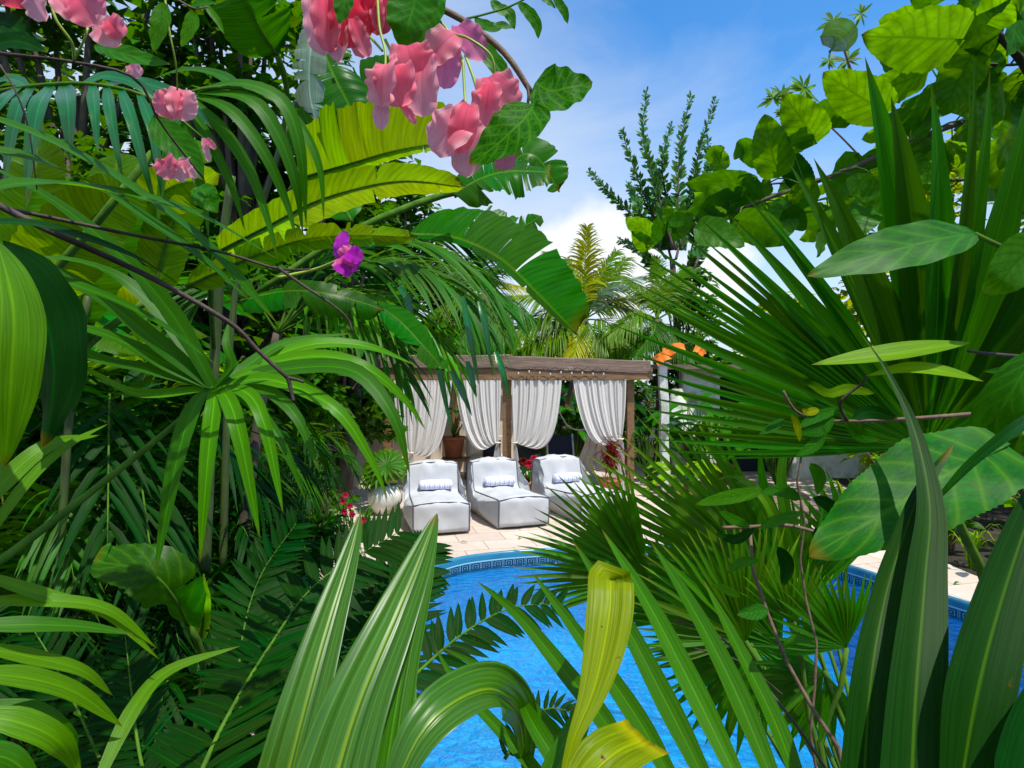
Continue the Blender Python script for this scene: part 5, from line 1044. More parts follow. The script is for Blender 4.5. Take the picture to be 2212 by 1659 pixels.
comb(cy, [(600, 1760, 1.7), (680, 1600, 1.8), (760, 1480, 1.95), (850, 1380, 2.1)], 26, 120, 9, 1.9, (-.1, -.75, .65), 'dark', seed=9)
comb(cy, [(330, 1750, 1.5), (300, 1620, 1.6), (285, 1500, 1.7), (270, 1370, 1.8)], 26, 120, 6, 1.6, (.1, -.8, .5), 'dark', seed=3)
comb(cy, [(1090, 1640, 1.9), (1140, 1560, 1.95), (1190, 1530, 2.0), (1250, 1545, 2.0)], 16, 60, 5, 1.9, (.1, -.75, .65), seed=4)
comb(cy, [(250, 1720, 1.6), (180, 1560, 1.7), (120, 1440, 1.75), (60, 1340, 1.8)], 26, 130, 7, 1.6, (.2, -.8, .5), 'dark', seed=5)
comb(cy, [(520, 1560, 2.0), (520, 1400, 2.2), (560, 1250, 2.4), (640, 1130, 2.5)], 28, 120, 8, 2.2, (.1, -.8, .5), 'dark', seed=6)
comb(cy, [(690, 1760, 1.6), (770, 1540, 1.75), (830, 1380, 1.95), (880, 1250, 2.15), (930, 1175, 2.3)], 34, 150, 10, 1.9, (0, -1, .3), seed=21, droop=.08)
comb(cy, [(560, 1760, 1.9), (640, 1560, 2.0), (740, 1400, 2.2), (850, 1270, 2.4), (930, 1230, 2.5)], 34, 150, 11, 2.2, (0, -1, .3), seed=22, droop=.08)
# --- pleated palm-grass sheaf at bottom centre
sh = thing('pleated_palm', (-.35, .6, .2), 'palm plant with two tall pale pleated leaves at bottom centre', 'plant')
PK = dict(prof='sheaf', pleat=.12, np_=6, n=26, fold=.12)
leafpart(sh, [(590, 1790, .78), (648, 1560, .82), (708, 1350, .90), (752, 1210, .98), (779, 1108, 1.05)], 62, 'sheaf', face=(-.35, -.6, .75), **PK)
leafpart(sh, [(690, 1800, .70), (765, 1540, .76), (850, 1340, .84), (905, 1210, .92), (944, 1108, 1.0)], 82, 'sheaf', face=(-.35, -.6, .75), **PK)
leafpart(sh, [(815, 1800, .73), (850, 1560, .80), (880, 1400, .86), (915, 1260, .92), (946, 1110, 1.0)], 44, 'strap', face=(.55, -.7, .45), prof='sheaf', pleat=.1, np_=5, n=22)
leafpart(sh, [(560, 1800, .95), (610, 1600, 1.05), (640, 1480, 1.1), (700, 1340, 1.2)], 30, 'strap', prof='strap', face=(.3, -.7, .5), n=16)
leafpart(sh, [(840, 1790, .85), (862, 1640, .88), (880, 1520, .92), (892, 1390, 1.0)], 26, 'strap_lit', prof='strap', face=(.2, -.8, .5), n=16)
# arching leaf
leafpart(sh, [(840, 1730, .60), (905, 1590, .62), (985, 1512, .66), (1070, 1488, .74), (1128, 1540, .84), (1138, 1640, .88), (1128, 1720, .88)], 58, 'sheaf', face=(-.45, -.5, .75), face2=(.5, -.85, .1), prof='strap', pleat=.09, np_=6, n=34)
for k, (x, y) in enumerate(((776, 1112), (772, 1140))):
    pass

for root, pt, r in ((pl_, (-60, 420, 1.0), .022), (gp_, (-80, 215, 1.9), .02), (pr, (-120, 1290, 1.2), .014), (ap, (330, 330, 2.3), .014)):
    mb = MB(); g = WL[root.name] + Vector((0, 0, -.1)); p_ = P(*pt); mb.tube([p_, Vector((g.x, g.y, (p_.z + g.z) * .5 + .2)), g], r, r * 1.8, 8, 0, seg=10); mb.build('stalk', M['stem'], root)
# ================================================================ NEAR PLANTS, CENTRE AND RIGHT
spk = thing('spear_lily', (.25, .55, .2), 'spear lily whose long folded blades fan out over the pool', 'plant')
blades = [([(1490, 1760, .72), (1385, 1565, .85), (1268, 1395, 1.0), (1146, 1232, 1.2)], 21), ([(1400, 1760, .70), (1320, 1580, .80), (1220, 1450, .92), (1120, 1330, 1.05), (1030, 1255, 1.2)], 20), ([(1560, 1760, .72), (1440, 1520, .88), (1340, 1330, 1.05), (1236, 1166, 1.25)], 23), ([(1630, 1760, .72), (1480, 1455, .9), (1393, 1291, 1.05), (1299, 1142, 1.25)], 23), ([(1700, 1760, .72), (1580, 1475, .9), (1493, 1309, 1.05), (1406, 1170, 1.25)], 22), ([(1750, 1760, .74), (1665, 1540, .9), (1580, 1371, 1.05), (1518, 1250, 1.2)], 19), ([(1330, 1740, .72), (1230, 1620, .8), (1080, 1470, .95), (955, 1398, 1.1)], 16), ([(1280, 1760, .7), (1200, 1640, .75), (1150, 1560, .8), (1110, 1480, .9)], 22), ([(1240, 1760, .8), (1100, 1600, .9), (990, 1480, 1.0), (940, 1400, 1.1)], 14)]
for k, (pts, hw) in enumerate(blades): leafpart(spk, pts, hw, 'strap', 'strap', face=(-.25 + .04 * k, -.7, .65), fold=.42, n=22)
leafpart(spk, [(1212, 1700, .66), (1238, 1600, .68), (1278, 1500, .71), (1304, 1400, .74), (1318, 1310, .77), (1319, 1256, .80), (1317, 1262, .86), (1312, 1320, .93)], 50, 'yellowed', face=(-.12, -1, .12), face2=(-.1, -.9, .5), prof='grow', pleat=.07, np_=5, fold=0., arch=-.12, n=44, label='yellowing curled blade with brown specks')
leafpart(spk, [(1180, 1800, .58), (1262, 1690, .60), (1330, 1625, .62), (1396, 1596, .66)], 56, 'yellowed', 'grow', face=(-.4, -.6, .7), pleat=.07, np_=6, n=16, label='broad yellow green blade cut off short at its end')
leafpart(spk, [(1150, 1770, .7), (1215, 1640, .74), (1250, 1560, .78), (1300, 1470, .8)], 36, 'strap', 'strap', face=(.3, -.8, .4), fold=.2)
# --- bottom right dark blades
db = thing('sword_plant', (.75, .5, .2), 'sword plant with tall dark broad blades at the lower right corner', 'plant')
for pts, hw, mat, fold, prof in (([(1965, 1790, .62), (1978, 1500, .68), (1998, 1250, .76), (2008, 1085, .82), (1972, 920, .9), (1912, 795, .96), (1848, 706, 1.02)], 50, 'blade', .22, 'spike'), ([(1860, 1790, .66), (1880, 1480, .72), (1910, 1300, .78), (1945, 1180, .82), (1990, 1060, .86), (2060, 960, .9)], 44, 'blade', .25, 'sheaf'), ([(2060, 1790, .60), (2110, 1500, .64), (2165, 1290, .68), (2225, 1110, .72), (2280, 960, .76)], 60, 'blade', .2, 'strap'), ([(2200, 1800, .55), (2230, 1600, .58), (2290, 1400, .62)], 60, 'dark', .2, 'strap'), ([(1990, 1790, .8), (2010, 1500, .84), (2020, 1380, .86), (2030, 1290, .9)], 24, 'heart_d', .2, 'lance'), ([(2110, 1760, .85), (2090, 1600, .88), (2055, 1500, .92), (2030, 1440, .95)], 26, 'heart_d', .2, 'lance')):
    leafpart(db, pts, hw, mat, prof, face=(-.25, -.9, .25), fold=fold, n=34, m=3)
leafpart(db, [(2290, 870, .7), (2190, 930, .74), (2090, 1010, .8), (2010, 1095, .86)], 16, 'palm_gloss', 'strap', face=(-.3, -.6, .75))
# --- giant fan palm
fanp = thing('fan_palm', (1.9, 1.25, .05), 'giant fan palm with pleated leaves filling the right of the view', 'fan palm')
HUB = P(2000, 965, 1.55)
tp = [(1438, 990, 1.5), (1396, 974, 1.5), (1365, 922, 1.5), (1365, 880, 1.5), (1344, 820, 1.5), (1351, 759, 1.5), (1323, 701, 1.5), (1361, 627, 1.5), (1351, 599, 1.55), (1344, 550, 1.55), (1386, 517, 1.55), (1452, 490, 1.55), (1507, 469, 1.5), (1608, 417, 1.5), (1640, 440, 1.5), (1702, 347, 1.45), (1757, 340, 1.4), (1868, 121, 1.35), (1924, 205, 1.3), (2011, 174, 1.25), (2096, 160, 1.25), (2105, 115, 1.22), (2139, 139, 1.25), (2230, 160, 1.25), (2330, 240, 1.3), (2420, 300, 1.3), (2500, 420, 1.35), (2560, 560, 1.4), (2600, 720, 1.45), (2620, 860, 1.5)]
tpv = [P(*t) for t in tp]
# reorder by angle so neighbours share an edge
tpv.sort(key=lambda v: math.atan2(v.z - HUB.z, v.x - HUB.x) if v.z >= HUB.z - .2 * 0 else (math.atan2(v.z - HUB.z, v.x - HUB.x) + 6.283) % 6.283)
lo_ = [v for v in tpv if v.z < HUB.z]; hi_ = [v for v in tpv if v.z >= HUB.z]; hi_.sort(key=lambda v: -math.atan2(v.z - HUB.z, v.x - HUB.x)); tpv = sorted(lo_, key=lambda v: v.z) + hi_
dense = []
for i_, v_ in enumerate(tpv):
    dense.append(v_)
    if i_ + 1 < len(tpv) and v_.x < P(1640, 0, 1.5).x:
        w_ = HUB.lerp((v_ + tpv[i_ + 1]) / 2, .93 + .05 * math.sin(i_ * 2.3)); dense.append(w_)
tpv = dense
mb = MB(); fanleaf(mb, HUB, tpv, hwf=1.1, face=(-.15, -1, -.12), bulge=.05, n=24, fold=.3); mb.tube(pp([(2000, 965, 1.57), (2080, 1150, 1.7), (2140, 1290, 1.8), (2150, 1500, 1.8)]) + [WL[fanp.name] + Vector((0, 0, -.1))], .012, .018, 7, 1, seg=14); mb.build('leaf', [M['fan'], M['stem']], fanp)
def fan(root, hub, ang0, ang1, n, rpx, d, face, mat='fan', seed=0, tilt=0., stalk=None, hwf=1., jit=.08):
    R = random.Random(seed); H_ = P(hub[0], hub[1], d); tips = []
    for k in range(n):
        a = math.radians(ang0 + (ang1 - ang0) * k / (n - 1)); r = rpx * (1 - .25 * abs(k / (n - 1) - .5)) * (1 + R.uniform(-jit, jit)); c_, s_ = math.cos(a), math.sin(a)
        tips.append(H_ + Vector((c_ * r, tilt * s_ * r + R.uniform(-.04, .04) * r, s_ * r)) * (d / F))
    mb = MB(); fanleaf(mb, H_, tips, hwf=hwf, face=face, bulge=.07, n=16)
    g = WL[root.name] + Vector((.04 * math.sin(seed * 2), .04 * math.cos(seed * 3), -.1)); mb.tube([H_] + (pp(stalk) if stalk else [H_.lerp(g, .5) + Vector((.05, .1, .1))]) + [g], .007, .011, 6, 1, seg=14)
    return mb.build('leaf', [M[mat], M['stem']], root)
fp2 = thing('fan_palm', (1.15, 1.35, .02), 'lower fan palm whose spiky leaves spread over the pool edge', 'fan palm')
fan(fp2, (1400, 1250), 100, 200, 30, 300, 2.3, (-.2, -.8, .5), 'fan2', 1, stalk=[(1480, 1330, 2.3), (1600, 1500, 2.2), (1750, 1700, 2.0)])
fan(fp2, (1611, 1385), 62, 196, 32, 280, 1.9, (-.1, -.8, .45), 'fan2', 2, stalk=[(1680, 1500, 1.85), (1790, 1700, 1.8)])
fan(fp2, (1700, 1290), 112, 180, 24, 520, 2.4, (-.2, -.85, .35), 'fan2', 3, hwf=.85, stalk=[(1740, 1400, 2.3), (1800, 1700, 2.1)])
fan(fp2, (1720, 1300), 40, 118, 14, 240, 2.3, (.1, -.9, .3), 'fan', 4)
fan(fp2, (1711, 1345), 35, 150, 18, 150, 1.75, (0, -.9, .35), 'fan2', 5, stalk=[(1730, 1420, 1.75), (1790, 1700, 1.7)])
fan(fp2, (1828, 1400), 70, 185, 18, 190, 1.6, (-.2, -.9, .3), 'fan', 6, stalk=[(1815, 1500, 1.6), (1790, 1720, 1.6)])
fan(fp2, (1620, 1390), 170, 330, 20, 240, 2.0, (0, -.8, .6), 'fan', 7)
fan(fp2, (1690, 1400), 95, 200, 22, 330, 2.15, (-.1, -.8, .5), 'fan', 12)
fan(fp2, (1500, 1330), 95, 190, 22, 240, 2.5, (-.1, -.8, .5), 'fan', 14)
fan(fp2, (1780, 1450), 150, 300, 14, 200, 1.8, (0, -.8, .6), 'fan', 8)
fan(fp2, (1830, 1215), 60, 170, 16, 200, 2.6, (0, -.9, .3), 'fan', 10, stalk=[(1820, 1300, 2.6), (1828, 1480, 2.5)])
# --- heart-shaped pale leaf
ph = thing('big_leaf_plant', (1.1, 1.0, .1), 'plant with one big pale heart-shaped toothed leaf in front of the fan palm', 'plant')
leafpart(ph, [(2125, 990, .95), (2020, 1040, .92), (1890, 1120, .9), (1748, 1204, .9)], 118, 'pale', 'heart', face=(-.15, -.7, .7), fold=.14, n=60, m=4, serr=.014, wave=.07, wf=3, lobe=.17)
limb(ph, [(2120, 990, .95), (2170, 950, 1.0), (2240, 930, 1.05)], 5, 6, 'stem', name='stem'); limb(ph, [(2240, 930, 1.05), (2300, 1300, 1.0), (2400, 2300, 1.0), (2450, 3300, 1.0)], 6, 8, 'stem', name='stem')
leafpart(ph, [(2240, 760, 1.0), (2190, 840, 1.0), (2150, 930, 1.02), (2200, 1040, 1.05)], 66, 'heart_d', 'ovate', face=(-.3, -1, 0), n=20, m=3)
leafpart(ph, [(2260, 510, 1.05), (2200, 560, 1.05), (2160, 610, 1.05), (2125, 640, 1.08)], 62, 'heart', 'ovate', face=(-.2, -1, -.1), n=20, m=3, serr=.02)
# --- long dark oval leaf and two lime leaves
ov = thing('pointed_leaf_vine', (1.3, 1.1, .2), 'vine with a long pointed leaf and two narrow lime leaves across the fan palm', 'vine')
leafpart(ov, [(2110, 505, 1.15), (2010, 520, 1.12), (1880, 555, 1.1), (1742, 596, 1.1)], 68, 'broad', 'ovate', face=(-.1, -.85, .45), n=24, m=3, fold=.1, wave=.04); limb(ov, [(2105, 505, 1.15), (2150, 522, 1.15), (2230, 560, 1.15), (2380, 1000, 1.2), (2450, 2000, 1.2), (2450, 2950, 1.2)], 5, 6, 'stem', name='stem')
leafpart(ov, [(2098, 740, 1.1), (2000, 752, 1.08), (1880, 770, 1.07), (1752, 788, 1.07)], 21, 'lime', 'lance', face=(-.1, -.7, .7), n=18, m=2, fold=.2)
leafpart(ov, [(1872, 812, 1.1), (1960, 796, 1.08), (2050, 805, 1.08), (2126, 824, 1.09)], 15, 'lime', 'lance', face=(0, -.7, .7), n=18, m=2, fold=.2)
limb(ov, [(2090, 758, 1.1), (2150, 765, 1.1), (2280, 775, 1.15)], 3, 4, 'bark', name='twig'); leafpart(ov, [(2230, 795, 1.1), (2180, 800, 1.1), (2125, 802, 1.1)], 9, 'broad', 'lance')
# --- twiggy shrub in front of the fan palm hub
ts = thing('twiggy_shrub', (1.1, 1.5, .1), 'twiggy shrub with small oval leaves and two yellow ones at the right', 'shrub')
limb(ts, [(2130, 892, 1.35), (2000, 902, 1.35), (1900, 908, 1.35), (1830, 910, 1.35), (1760, 905, 1.35), (1715, 885, 1.32), (1692, 845, 1.3)], 5, 3, 'twig'); limb(ts, [(1830, 910, 1.35), (1815, 870, 1.32), (1860, 830, 1.3), (1872, 812, 1.25)], 4, 2, 'bark')
limb(ts, [(1620, 1138, 1.4), (1618, 1200, 1.38), (1650, 1300, 1.35), (1690, 1410, 1.3), (1760, 1540, 1.25), (1830, 1680, 1.2), (1900, 2200, 1.2), (1900, 3000, 1.2)], 4, 6, 'twig'); limb(ts, [(1560, 1140, 1.4), (1620, 1138, 1.4), (1700, 1135, 1.4), (1765, 1150, 1.4)], 4, 4, 'twig'); limb(ts, [(1735, 960, 1.5), (1722, 1040, 1.5), (1738, 1130, 1.5), (1728, 1240, 1.5), (1765, 1400, 1.45), (1750, 1600, 1.4), (1780, 1760, 1.4), (1850, 2700, 1.3)], 2.5, 4, 'twig')
limb(ts, [(1690, 1500, 1.2), (1600, 1430, 1.2), (1500, 1400, 1.25)], 2, 1.5, 'bark'); limb(ts, [(1810, 1700, 1.1), (1700, 1540, 1.15), (1560, 1380, 1.3), (1460, 1340, 1.4)], 3, 2, 'bark')
for pts, hw, mat in (([(1695, 905), (1665, 925), (1640, 938)], 13, 'broad'), ([(1710, 895), (1722, 920), (1728, 955)], 10, 'coco_y'), ([(1770, 885), (1745, 890), (1732, 882)], 12, 'coco_y'), ([(1810, 885), (1765, 900), (1722, 925)], 16, 'broad'), ([(1800, 900), (1770, 930), (1725, 935)], 18, 'heart_d'), ([(1890, 850), (1830, 840), (1790, 850), (1740, 828)], 15, 'lime'), ([(1830, 910), (1860, 940), (1900, 950)], 20, 'heart_d'), ([(1840, 905), (1880, 890), (1940, 905)], 20, 'dark'), ([(1780, 920), (1760, 960), (1720, 985)], 18, 'heart_d'), ([(1750, 1000), (1770, 1030), (1765, 1070)], 18, 'heart_d'), ([(1620, 1138), (1580, 1120), (1550, 1100)], 14, 'heart_d'), ([(1630, 1140), (1590, 1165), (1540, 1150)], 14, 'dark'), ([(1640, 1140), (1690, 1120), (1740, 1105)], 16, 'broad'), ([(1660, 1318), (1630, 1322), (1592, 1328)], 22, 'pale'), ([(1650, 1060), (1570, 1075), (1500, 1090)], 20, 'heart'), ([(1730, 1080), (1690, 1060), (1640, 1065)], 18, 'broad'), ([(1755, 1075), (1790, 1090), (1830, 1130)], 18, 'dark'), ([(1690, 1400), (1720, 1380), (1760, 1390)], 12, 'heart_d'), ([(1760, 1480), (1720, 1510), (1690, 1548)], 10, 'strap'), ([(1790, 1500), (1780, 1560), (1768, 1610)], 10, 'broad'), ([(1600, 1290), (1560, 1270), (1535, 1265)], 12, 'heart'), ([(1680, 1180), (1700, 1220), (1690, 1270)], 20, 'dark'), ([(1760, 1140), (1780, 1190), (1760, 1230)], 20, 'dark'), ([(1640, 1210), (1600, 1215), (1570, 1240)], 14, 'heart_d')):
    leafpart(ts, pts, hw, mat, 'ovate', d=1.33, n=10, m=2, fold=.2, arch=.1, wave=.04)
# mid-depth upright blades rising through the right, in front of the deck
ub = thing('blade_plant', (1.35, 1.45, 0), 'upright green blades standing in front of the walkway on the right', 'plant')
for pts, hw, mat in (([(1700, 1300, 2.3), (1660, 1150, 2.3), (1630, 1080, 2.3), (1560, 1000, 2.4), (1500, 940, 2.4)], 17, 'fan2'), ([(1690, 1300, 2.4), (1690, 1180, 2.4), (1650, 1050, 2.4), (1640, 960, 2.4)], 17, 'fan'), ([(1650, 1300, 2.4), (1640, 1150, 2.4), (1610, 1060, 2.4)], 14, 'fan2'), ([(1760, 1300, 2.2), (1700, 1120, 2.2), (1690, 1000, 2.2), (1730, 900, 2.2)], 15, 'strap'), ([(1640, 1260, 2.5), (1590, 1130, 2.5), (1520, 1060, 2.5), (1450, 1040, 2.5)], 13, 'lime'), ([(1720, 1250, 2.2), (1660, 1090, 2.2), (1590, 1030, 2.3), (1540, 1040, 2.3)], 12, 'strap_lit')):
    leafpart(ub, pts, hw, mat, 'strap', n=18, fold=.25)
# ---------------------------------------------------------------- heart-leaved tree, upper right
ht = thing('heart_leaf_tree', (3.3, 2.6, 0), 'tree with veined heart-shaped leaves glowing against the sky at the upper right', 'tree')
limb(ht, [(2500, 1700, 2.6), (2450, 900, 2.5), (2360, 400, 2.3), (2212, 200, 2.1)], 22, 12, 'trunk', name='trunk', seg=24)
br1 = [(2400, 120, 2.2), (2212, 212, 2.05), (2100, 255, 2.0), (1983, 299, 1.95), (1810, 375, 1.9), (1670, 424, 1.85), (1580, 458, 1.85), (1494, 493, 1.85)]
limb(ht, br1, 10, 3, 'trunk', seg=36); limb(ht, [(2360, 400, 2.3), (2230, 170, 1.9), (2180, 100, 1.85), (2122, 42, 1.8), (2080, 0, 1.8), (2040, -60, 1.8)], 12, 7, 'bark', seg=20)
limb(ht, [(2230, 395, 2.0), (2140, 385, 2.0), (2040, 390, 2.05), (1900, 380, 2.1)], 5, 2, 'trunk'); limb(ht, [(1983, 299, 1.95), (1900, 360, 1.95), (1780, 385, 1.95), (1640, 400, 1.95)], 3, 2, 'bark'); limb(ht, [(2280, 420, 1.9), (2180, 480, 1.85), (2140, 560, 1.8)], 6, 4, 'bark'); limb(ht, [(2300, 120, 1.9), (2180, 140, 1.9), (2050, 130, 1.9), (1900, 130, 1.9)], 4, 2, 'bark')
hero = [([(2065, 85, 1.6), (1990, 82, 1.58), (1930, 80, 1.56), (1862, 78, 1.55)], 78, 'heart'), ([(1760, 300, 1.75), (1740, 270, 1.73), (1715, 235, 1.72), (1692, 205, 1.72)], 52, 'heart'), ([(1680, 372, 1.8), (1668, 330, 1.78), (1658, 285, 1.77), (1652, 246, 1.76)], 48, 'heart'), ([(1905, 240, 1.75), (1860, 210, 1.74), (1820, 185, 1.73), (1778, 155, 1.72)], 58, 'heart'), ([(2140, 40, 1.65), (2170, 10, 1.62), (2200, -10, 1.6), (2260, -30, 1.6)], 55, 'heart'), ([(1990, 160, 1.85), (1940, 180, 1.85), (1890, 200, 1.85), (1830, 235, 1.85)], 44, 'heart'), ([(2060, 190, 1.9), (2010, 220, 1.9), (1960, 250, 1.9), (1890, 270, 1.9)], 44, 'heart_d'), ([(1620, 400, 1.85), (1580, 395, 1.84), (1530, 392, 1.83), (1480, 398, 1.83)], 34, 'heart_d'), ([(1590, 430, 1.85), (1550, 425, 1.84), (1520, 440, 1.83), (1482, 462, 1.83)], 40, 'heart_d'), ([(1560, 365, 1.95), (1552, 345, 1.95), (1545, 330, 1.95), (1565, 318, 1.95)], 26, 'heart'), ([(1410, 510, 1.95), (1390, 495, 1.93), (1370, 480, 1.92), (1352, 470, 1.9)], 28, 'heart'), ([(1470, 490, 1.9), (1455, 475, 1.9), (1445, 460, 1.9), (1440, 445, 1.9)], 26, 'heart'), ([(1800, 470, 1.9), (1770, 470, 1.9), (1735, 455, 1.9), (1655, 440, 1.9)], 34, 'heart_d'), ([(1740, 400, 1.9), (1720, 370, 1.9), (1700, 340, 1.9), (1690, 300, 1.9)], 34, 'dark'), ([(2160, 210, 1.8), (2130, 240, 1.8), (2100, 270, 1.8), (2060, 300, 1.8)], 48, 'heart'), ([(2190, 300, 1.8), (2150, 330, 1.8), (2110, 350, 1.8), (2060, 370, 1.8)], 46, 'heart'), ([(1640, 350, 2.0), (1620, 330, 2.0), (1605, 315, 2.0), (1585, 345, 2.0)], 24, 'heart_d')]
for pts, hw, mat in hero: leafpart(ht, pts, hw, mat, 'heart', face=(-.2, -.65, -.75), n=30, m=3, fold=.12, serr=.02, lobe=.10, wave=.06, seed=hw)
R = random.Random(77)
def scatter(root, pts, n, size, mats, spread=60, prof='heart', dj=.15, face=(-.1, -.7, -.6), lobe=.1):
    q = pp(pts); c = catmull(q, 60)
    for k in range(n):
        p = c[R.randint(3, 60)]; off = Vector((R.uniform(-1, 1), R.uniform(-1, 1) * 1.2, R.uniform(-1, 1))) * (spread * p.y / F); b = p + off; a = R.uniform(0, 6.28)
        dirv = Vector((math.cos(a), R.uniform(-.4, .4), math.sin(a) * .8 - .25)).normalized(); l = size * p.y / F * R.uniform(.65, 1.2); mb = MB()
        mb.tube([p, p.lerp(b, .6) + Vector((0, 0, .02)), b], .003, .002, 4, 1, seg=4)
        leafsurf(mb, [b, b + dirv * l * .5 + Vector((0, 0, .05 * l)), b + dirv * l], l * .42, prof, face=(face[0] + R.uniform(-.5, .5), face[1], face[2] + R.uniform(-.5, .7)), n=16, m=2, fold=.15, lobe=lobe, wave=.06, seed=k)
        mb.build('leaf', [M[R.choice(mats)], M['stem']], root)
scatter(ht, br1, 46, 92, ['heart', 'heart', 'heart_d'], 70); scatter(ht, [(2300, 380, 2.1), (2140, 385, 2.0), (2040, 390, 2.05), (1900, 400, 2.1), (1700, 450, 2.1)], 34, 90, ['heart', 'heart_d', 'heart'], 75); scatter(ht, [(2230, 170, 1.9), (2180, 100, 1.85), (2122, 42, 1.8), (2040, -40, 1.8)], 12, 110, ['heart', 'heart_d'], 80); scatter(ht, [(1670, 424, 1.9), (1560, 470, 1.9), (1470, 500, 1.9), (1390, 520, 1.95)], 22, 62, ['heart', 'heart_d'], 40)
scatter(ht, [(2300, 120, 1.9), (2180, 140, 1.9), (2050, 180, 1.9), (1900, 240, 1.95)], 14, 100, ['heart', 'heart_d'], 70)
# pale translucent bloom and feathery tufts at the sky edge
tb = thing('feathery_shrub', (3.4, 4.5, 0), 'fine-leaved feathery shrub tips showing against the sky at the upper right', 'shrub'); R2 = random.Random(8)
limb(tb, [(2100, 900, 4.5), (1990, 500, 4.4), (1880, 250, 4.3), (1830, 130, 4.2), (1815, 60, 4.2)], 7, 2, 'twig', name='stem')
limb(tb, [(1990, 500, 4.4), (1850, 330, 4.4), (1740, 230, 4.4), (1670, 212, 4.4)], 3, 1.5, 'twig')
for (x, y, r) in ((1670, 212, 40), (1690, 205, 34), (1740, 195, 45), (1735, 185, 36), (1800, 45, 34), (1790, 130, 26), (1860, 30, 30), (1830, 130, 40), (1700, 240, 30)):
    mb = MB(); c = P(x, y, 4.3)
    for k in range(16):
        a = R2.uniform(0, 6.28); d = Vector((math.cos(a), R2.uniform(-.5, .5), math.sin(a))); l = r * 4.3 / F * R2.uniform(.5, 1); leafsurf(mb, [c, c + d * l * .5, c + d * l], l * .12, 'lance', face=(R2.uniform(-.5, .5), -1, .3), n=4, m=1)
    mb.build('tuft', M['strap_lit'], tb)
leafpart(tb, [(1832, 110, 2.4), (1820, 85, 2.4), (1800, 75, 2.4), (1772, 78, 2.4)], 34, 'coco_b', 'round', n=14, m=3, fold=.5, wave=.2, label='pale green translucent cupped leaf'); 
# ================================================================ FLOWERING VINES, TOP
vb = thing('flowering_vine', (.2, 1.3, 3.0), 'flowering vine with large pink blooms hanging from the top centre', 'vine')
limb(vb, [(880, -60, 1.05), (925, 0, 1.0), (1010, 50, .97), (1090, 115, .95), (1150, 203, .95)], 8, 6, 'twig'); limb(vb, [(1000, 42, .97), (1050, 30, 1.0), (1110, 10, 1.02), (1200, -40, 1.05)], 2.5, 2, 'stem'); limb(vb, [(1138, 180, .95), (1142, 205, .94), (1140, 225, .94)], 4, 3, 'bark')
limb(vb, [(690, -40, 1.0), (745, -10, 1.0), (880, -30, 1.0)], 5, 5, 'twig')
for pts, hw, mat in (([(905, -20, .93), (888, 30, .92), (880, 70, .92), (870, 112, .93)], 60, 'heart_d'), ([(940, -15, .97), (925, 40, .96), (905, 80, .96), (880, 105, .96)], 34, 'heart_d'), ([(760, -30, .9), (745, 0, .89), (740, 30, .89), (733, 53, .89)], 28, 'broad'), ([(1155, 225, .90), (1125, 265, .88), (1075, 310, .87), (1014, 357, .87)], 58, 'net'), ([(1155, 180, .95), (1190, 195, .95), (1230, 190, .95), (1280, 176, .95)], 54, 'net'), ([(1040, 65, 1.0), (1050, 110, .99), (1085, 160, .98), (1110, 220, .98)], 26, 'heart_d'), ([(1025, 40, 1.05), (1060, 60, 1.04), (1085, 55, 1.04), (1112, 62, 1.04)], 14, 'heart_d'), ([(1118, 5, 1.0), (1140, 25, 1.0), (1160, 55, 1.0), (1163, 84, 1.0)], 17, 'net'), ([(1195, -10, 1.0), (1208, 8, 1.0), (1220, 28, 1.0), (1226, 52, 1.0)], 13, 'net'), ([(1060, 0, 1.05), (1080, 20, 1.05), (1100, 30, 1.05), (1112, 64, 1.05)], 17, 'heart_d'), ([(1160, -20, 1.0), (1180, 0, 1.0), (1190, 8, 1.0), (1200, 18, 1.0)], 10, 'heart_d'), ([(905, 95, 1.0), (912, 80, 1.0), (916, 60, 1.0), (925, 40, 1.0)], 14, 'heart'), ([(1090, 130, 1.0), (1080, 180, 1.0), (1090, 230, 1.0), (1110, 260, 1.0)], 24, 'broad')):
    leafpart(vb, pts, hw, mat, 'heart' if hw > 30 else 'ovate', face=(-.1, -.95, .25), n=22, m=3, fold=.14, wave=.06, seed=hw)
for pts in ([(1000, 130, .95), (1003, 190, .94), (1008, 262, .92)], [(1005, 120, .95), (1020, 160, .94), (1045, 235, .93), (1060, 190, .94)], [(985, 75, .95), (1015, 85, .94), (1060, 120, .94), (1070, 170, .95)], [(815, -10, .94), (820, 60, .93), (832, 110, .92), (832, 160, .91)], [(832, 85, .93), (845, 115, .93), (850, 160, .91)], [(945, 40, .97), (970, 70, .96), (1000, 130, .95)], [(800, 80, .95), (826, 110, .93)], [(940, 45, .97), (960, 80, .96), (985, 75, .95)]): limb(vb, pts, 3.2, 2.6, 'stemy', name='flower_stalk')
def bloom(root, petals, d0, label=None):
    mb = MB(); mats = ['pink', 'pinkpale', 'red', 'magenta', 'purple']
    for k, (x0, y0, x1, y1, hw, mt, bow) in enumerate(petals):
        d = d0 - .006 * k; mx, my = (x0 + x1) / 2, (y0 + y1) / 2
        a = P(x0, y0, d); b = P(x1, y1, d + .004); c_ = P(mx, my, d) + Vector((0, -abs(bow) * .55 * hw * d / F, 0)); a2 = a.lerp(c_, .5) + Vector((0, -abs(bow) * .3 * hw * d / F, 0))
        leafsurf(mb, [a, a2, c_, b], 1.28 * hw * d / F, 'petal', face=(.42 * math.sin(k * 2.1 + x0), -1, .35 * math.cos(k * 1.7 + y1)), n=24, m=6, fold=.26, arch=.06, wave=.13, wf=.9, ruf=.13, rf=3.2, seed=k * 1.3, mi=mats.index(mt))
    o = mb.build('flower', [M[m_] for m_ in mats], root)
    if label: o['label'] = label
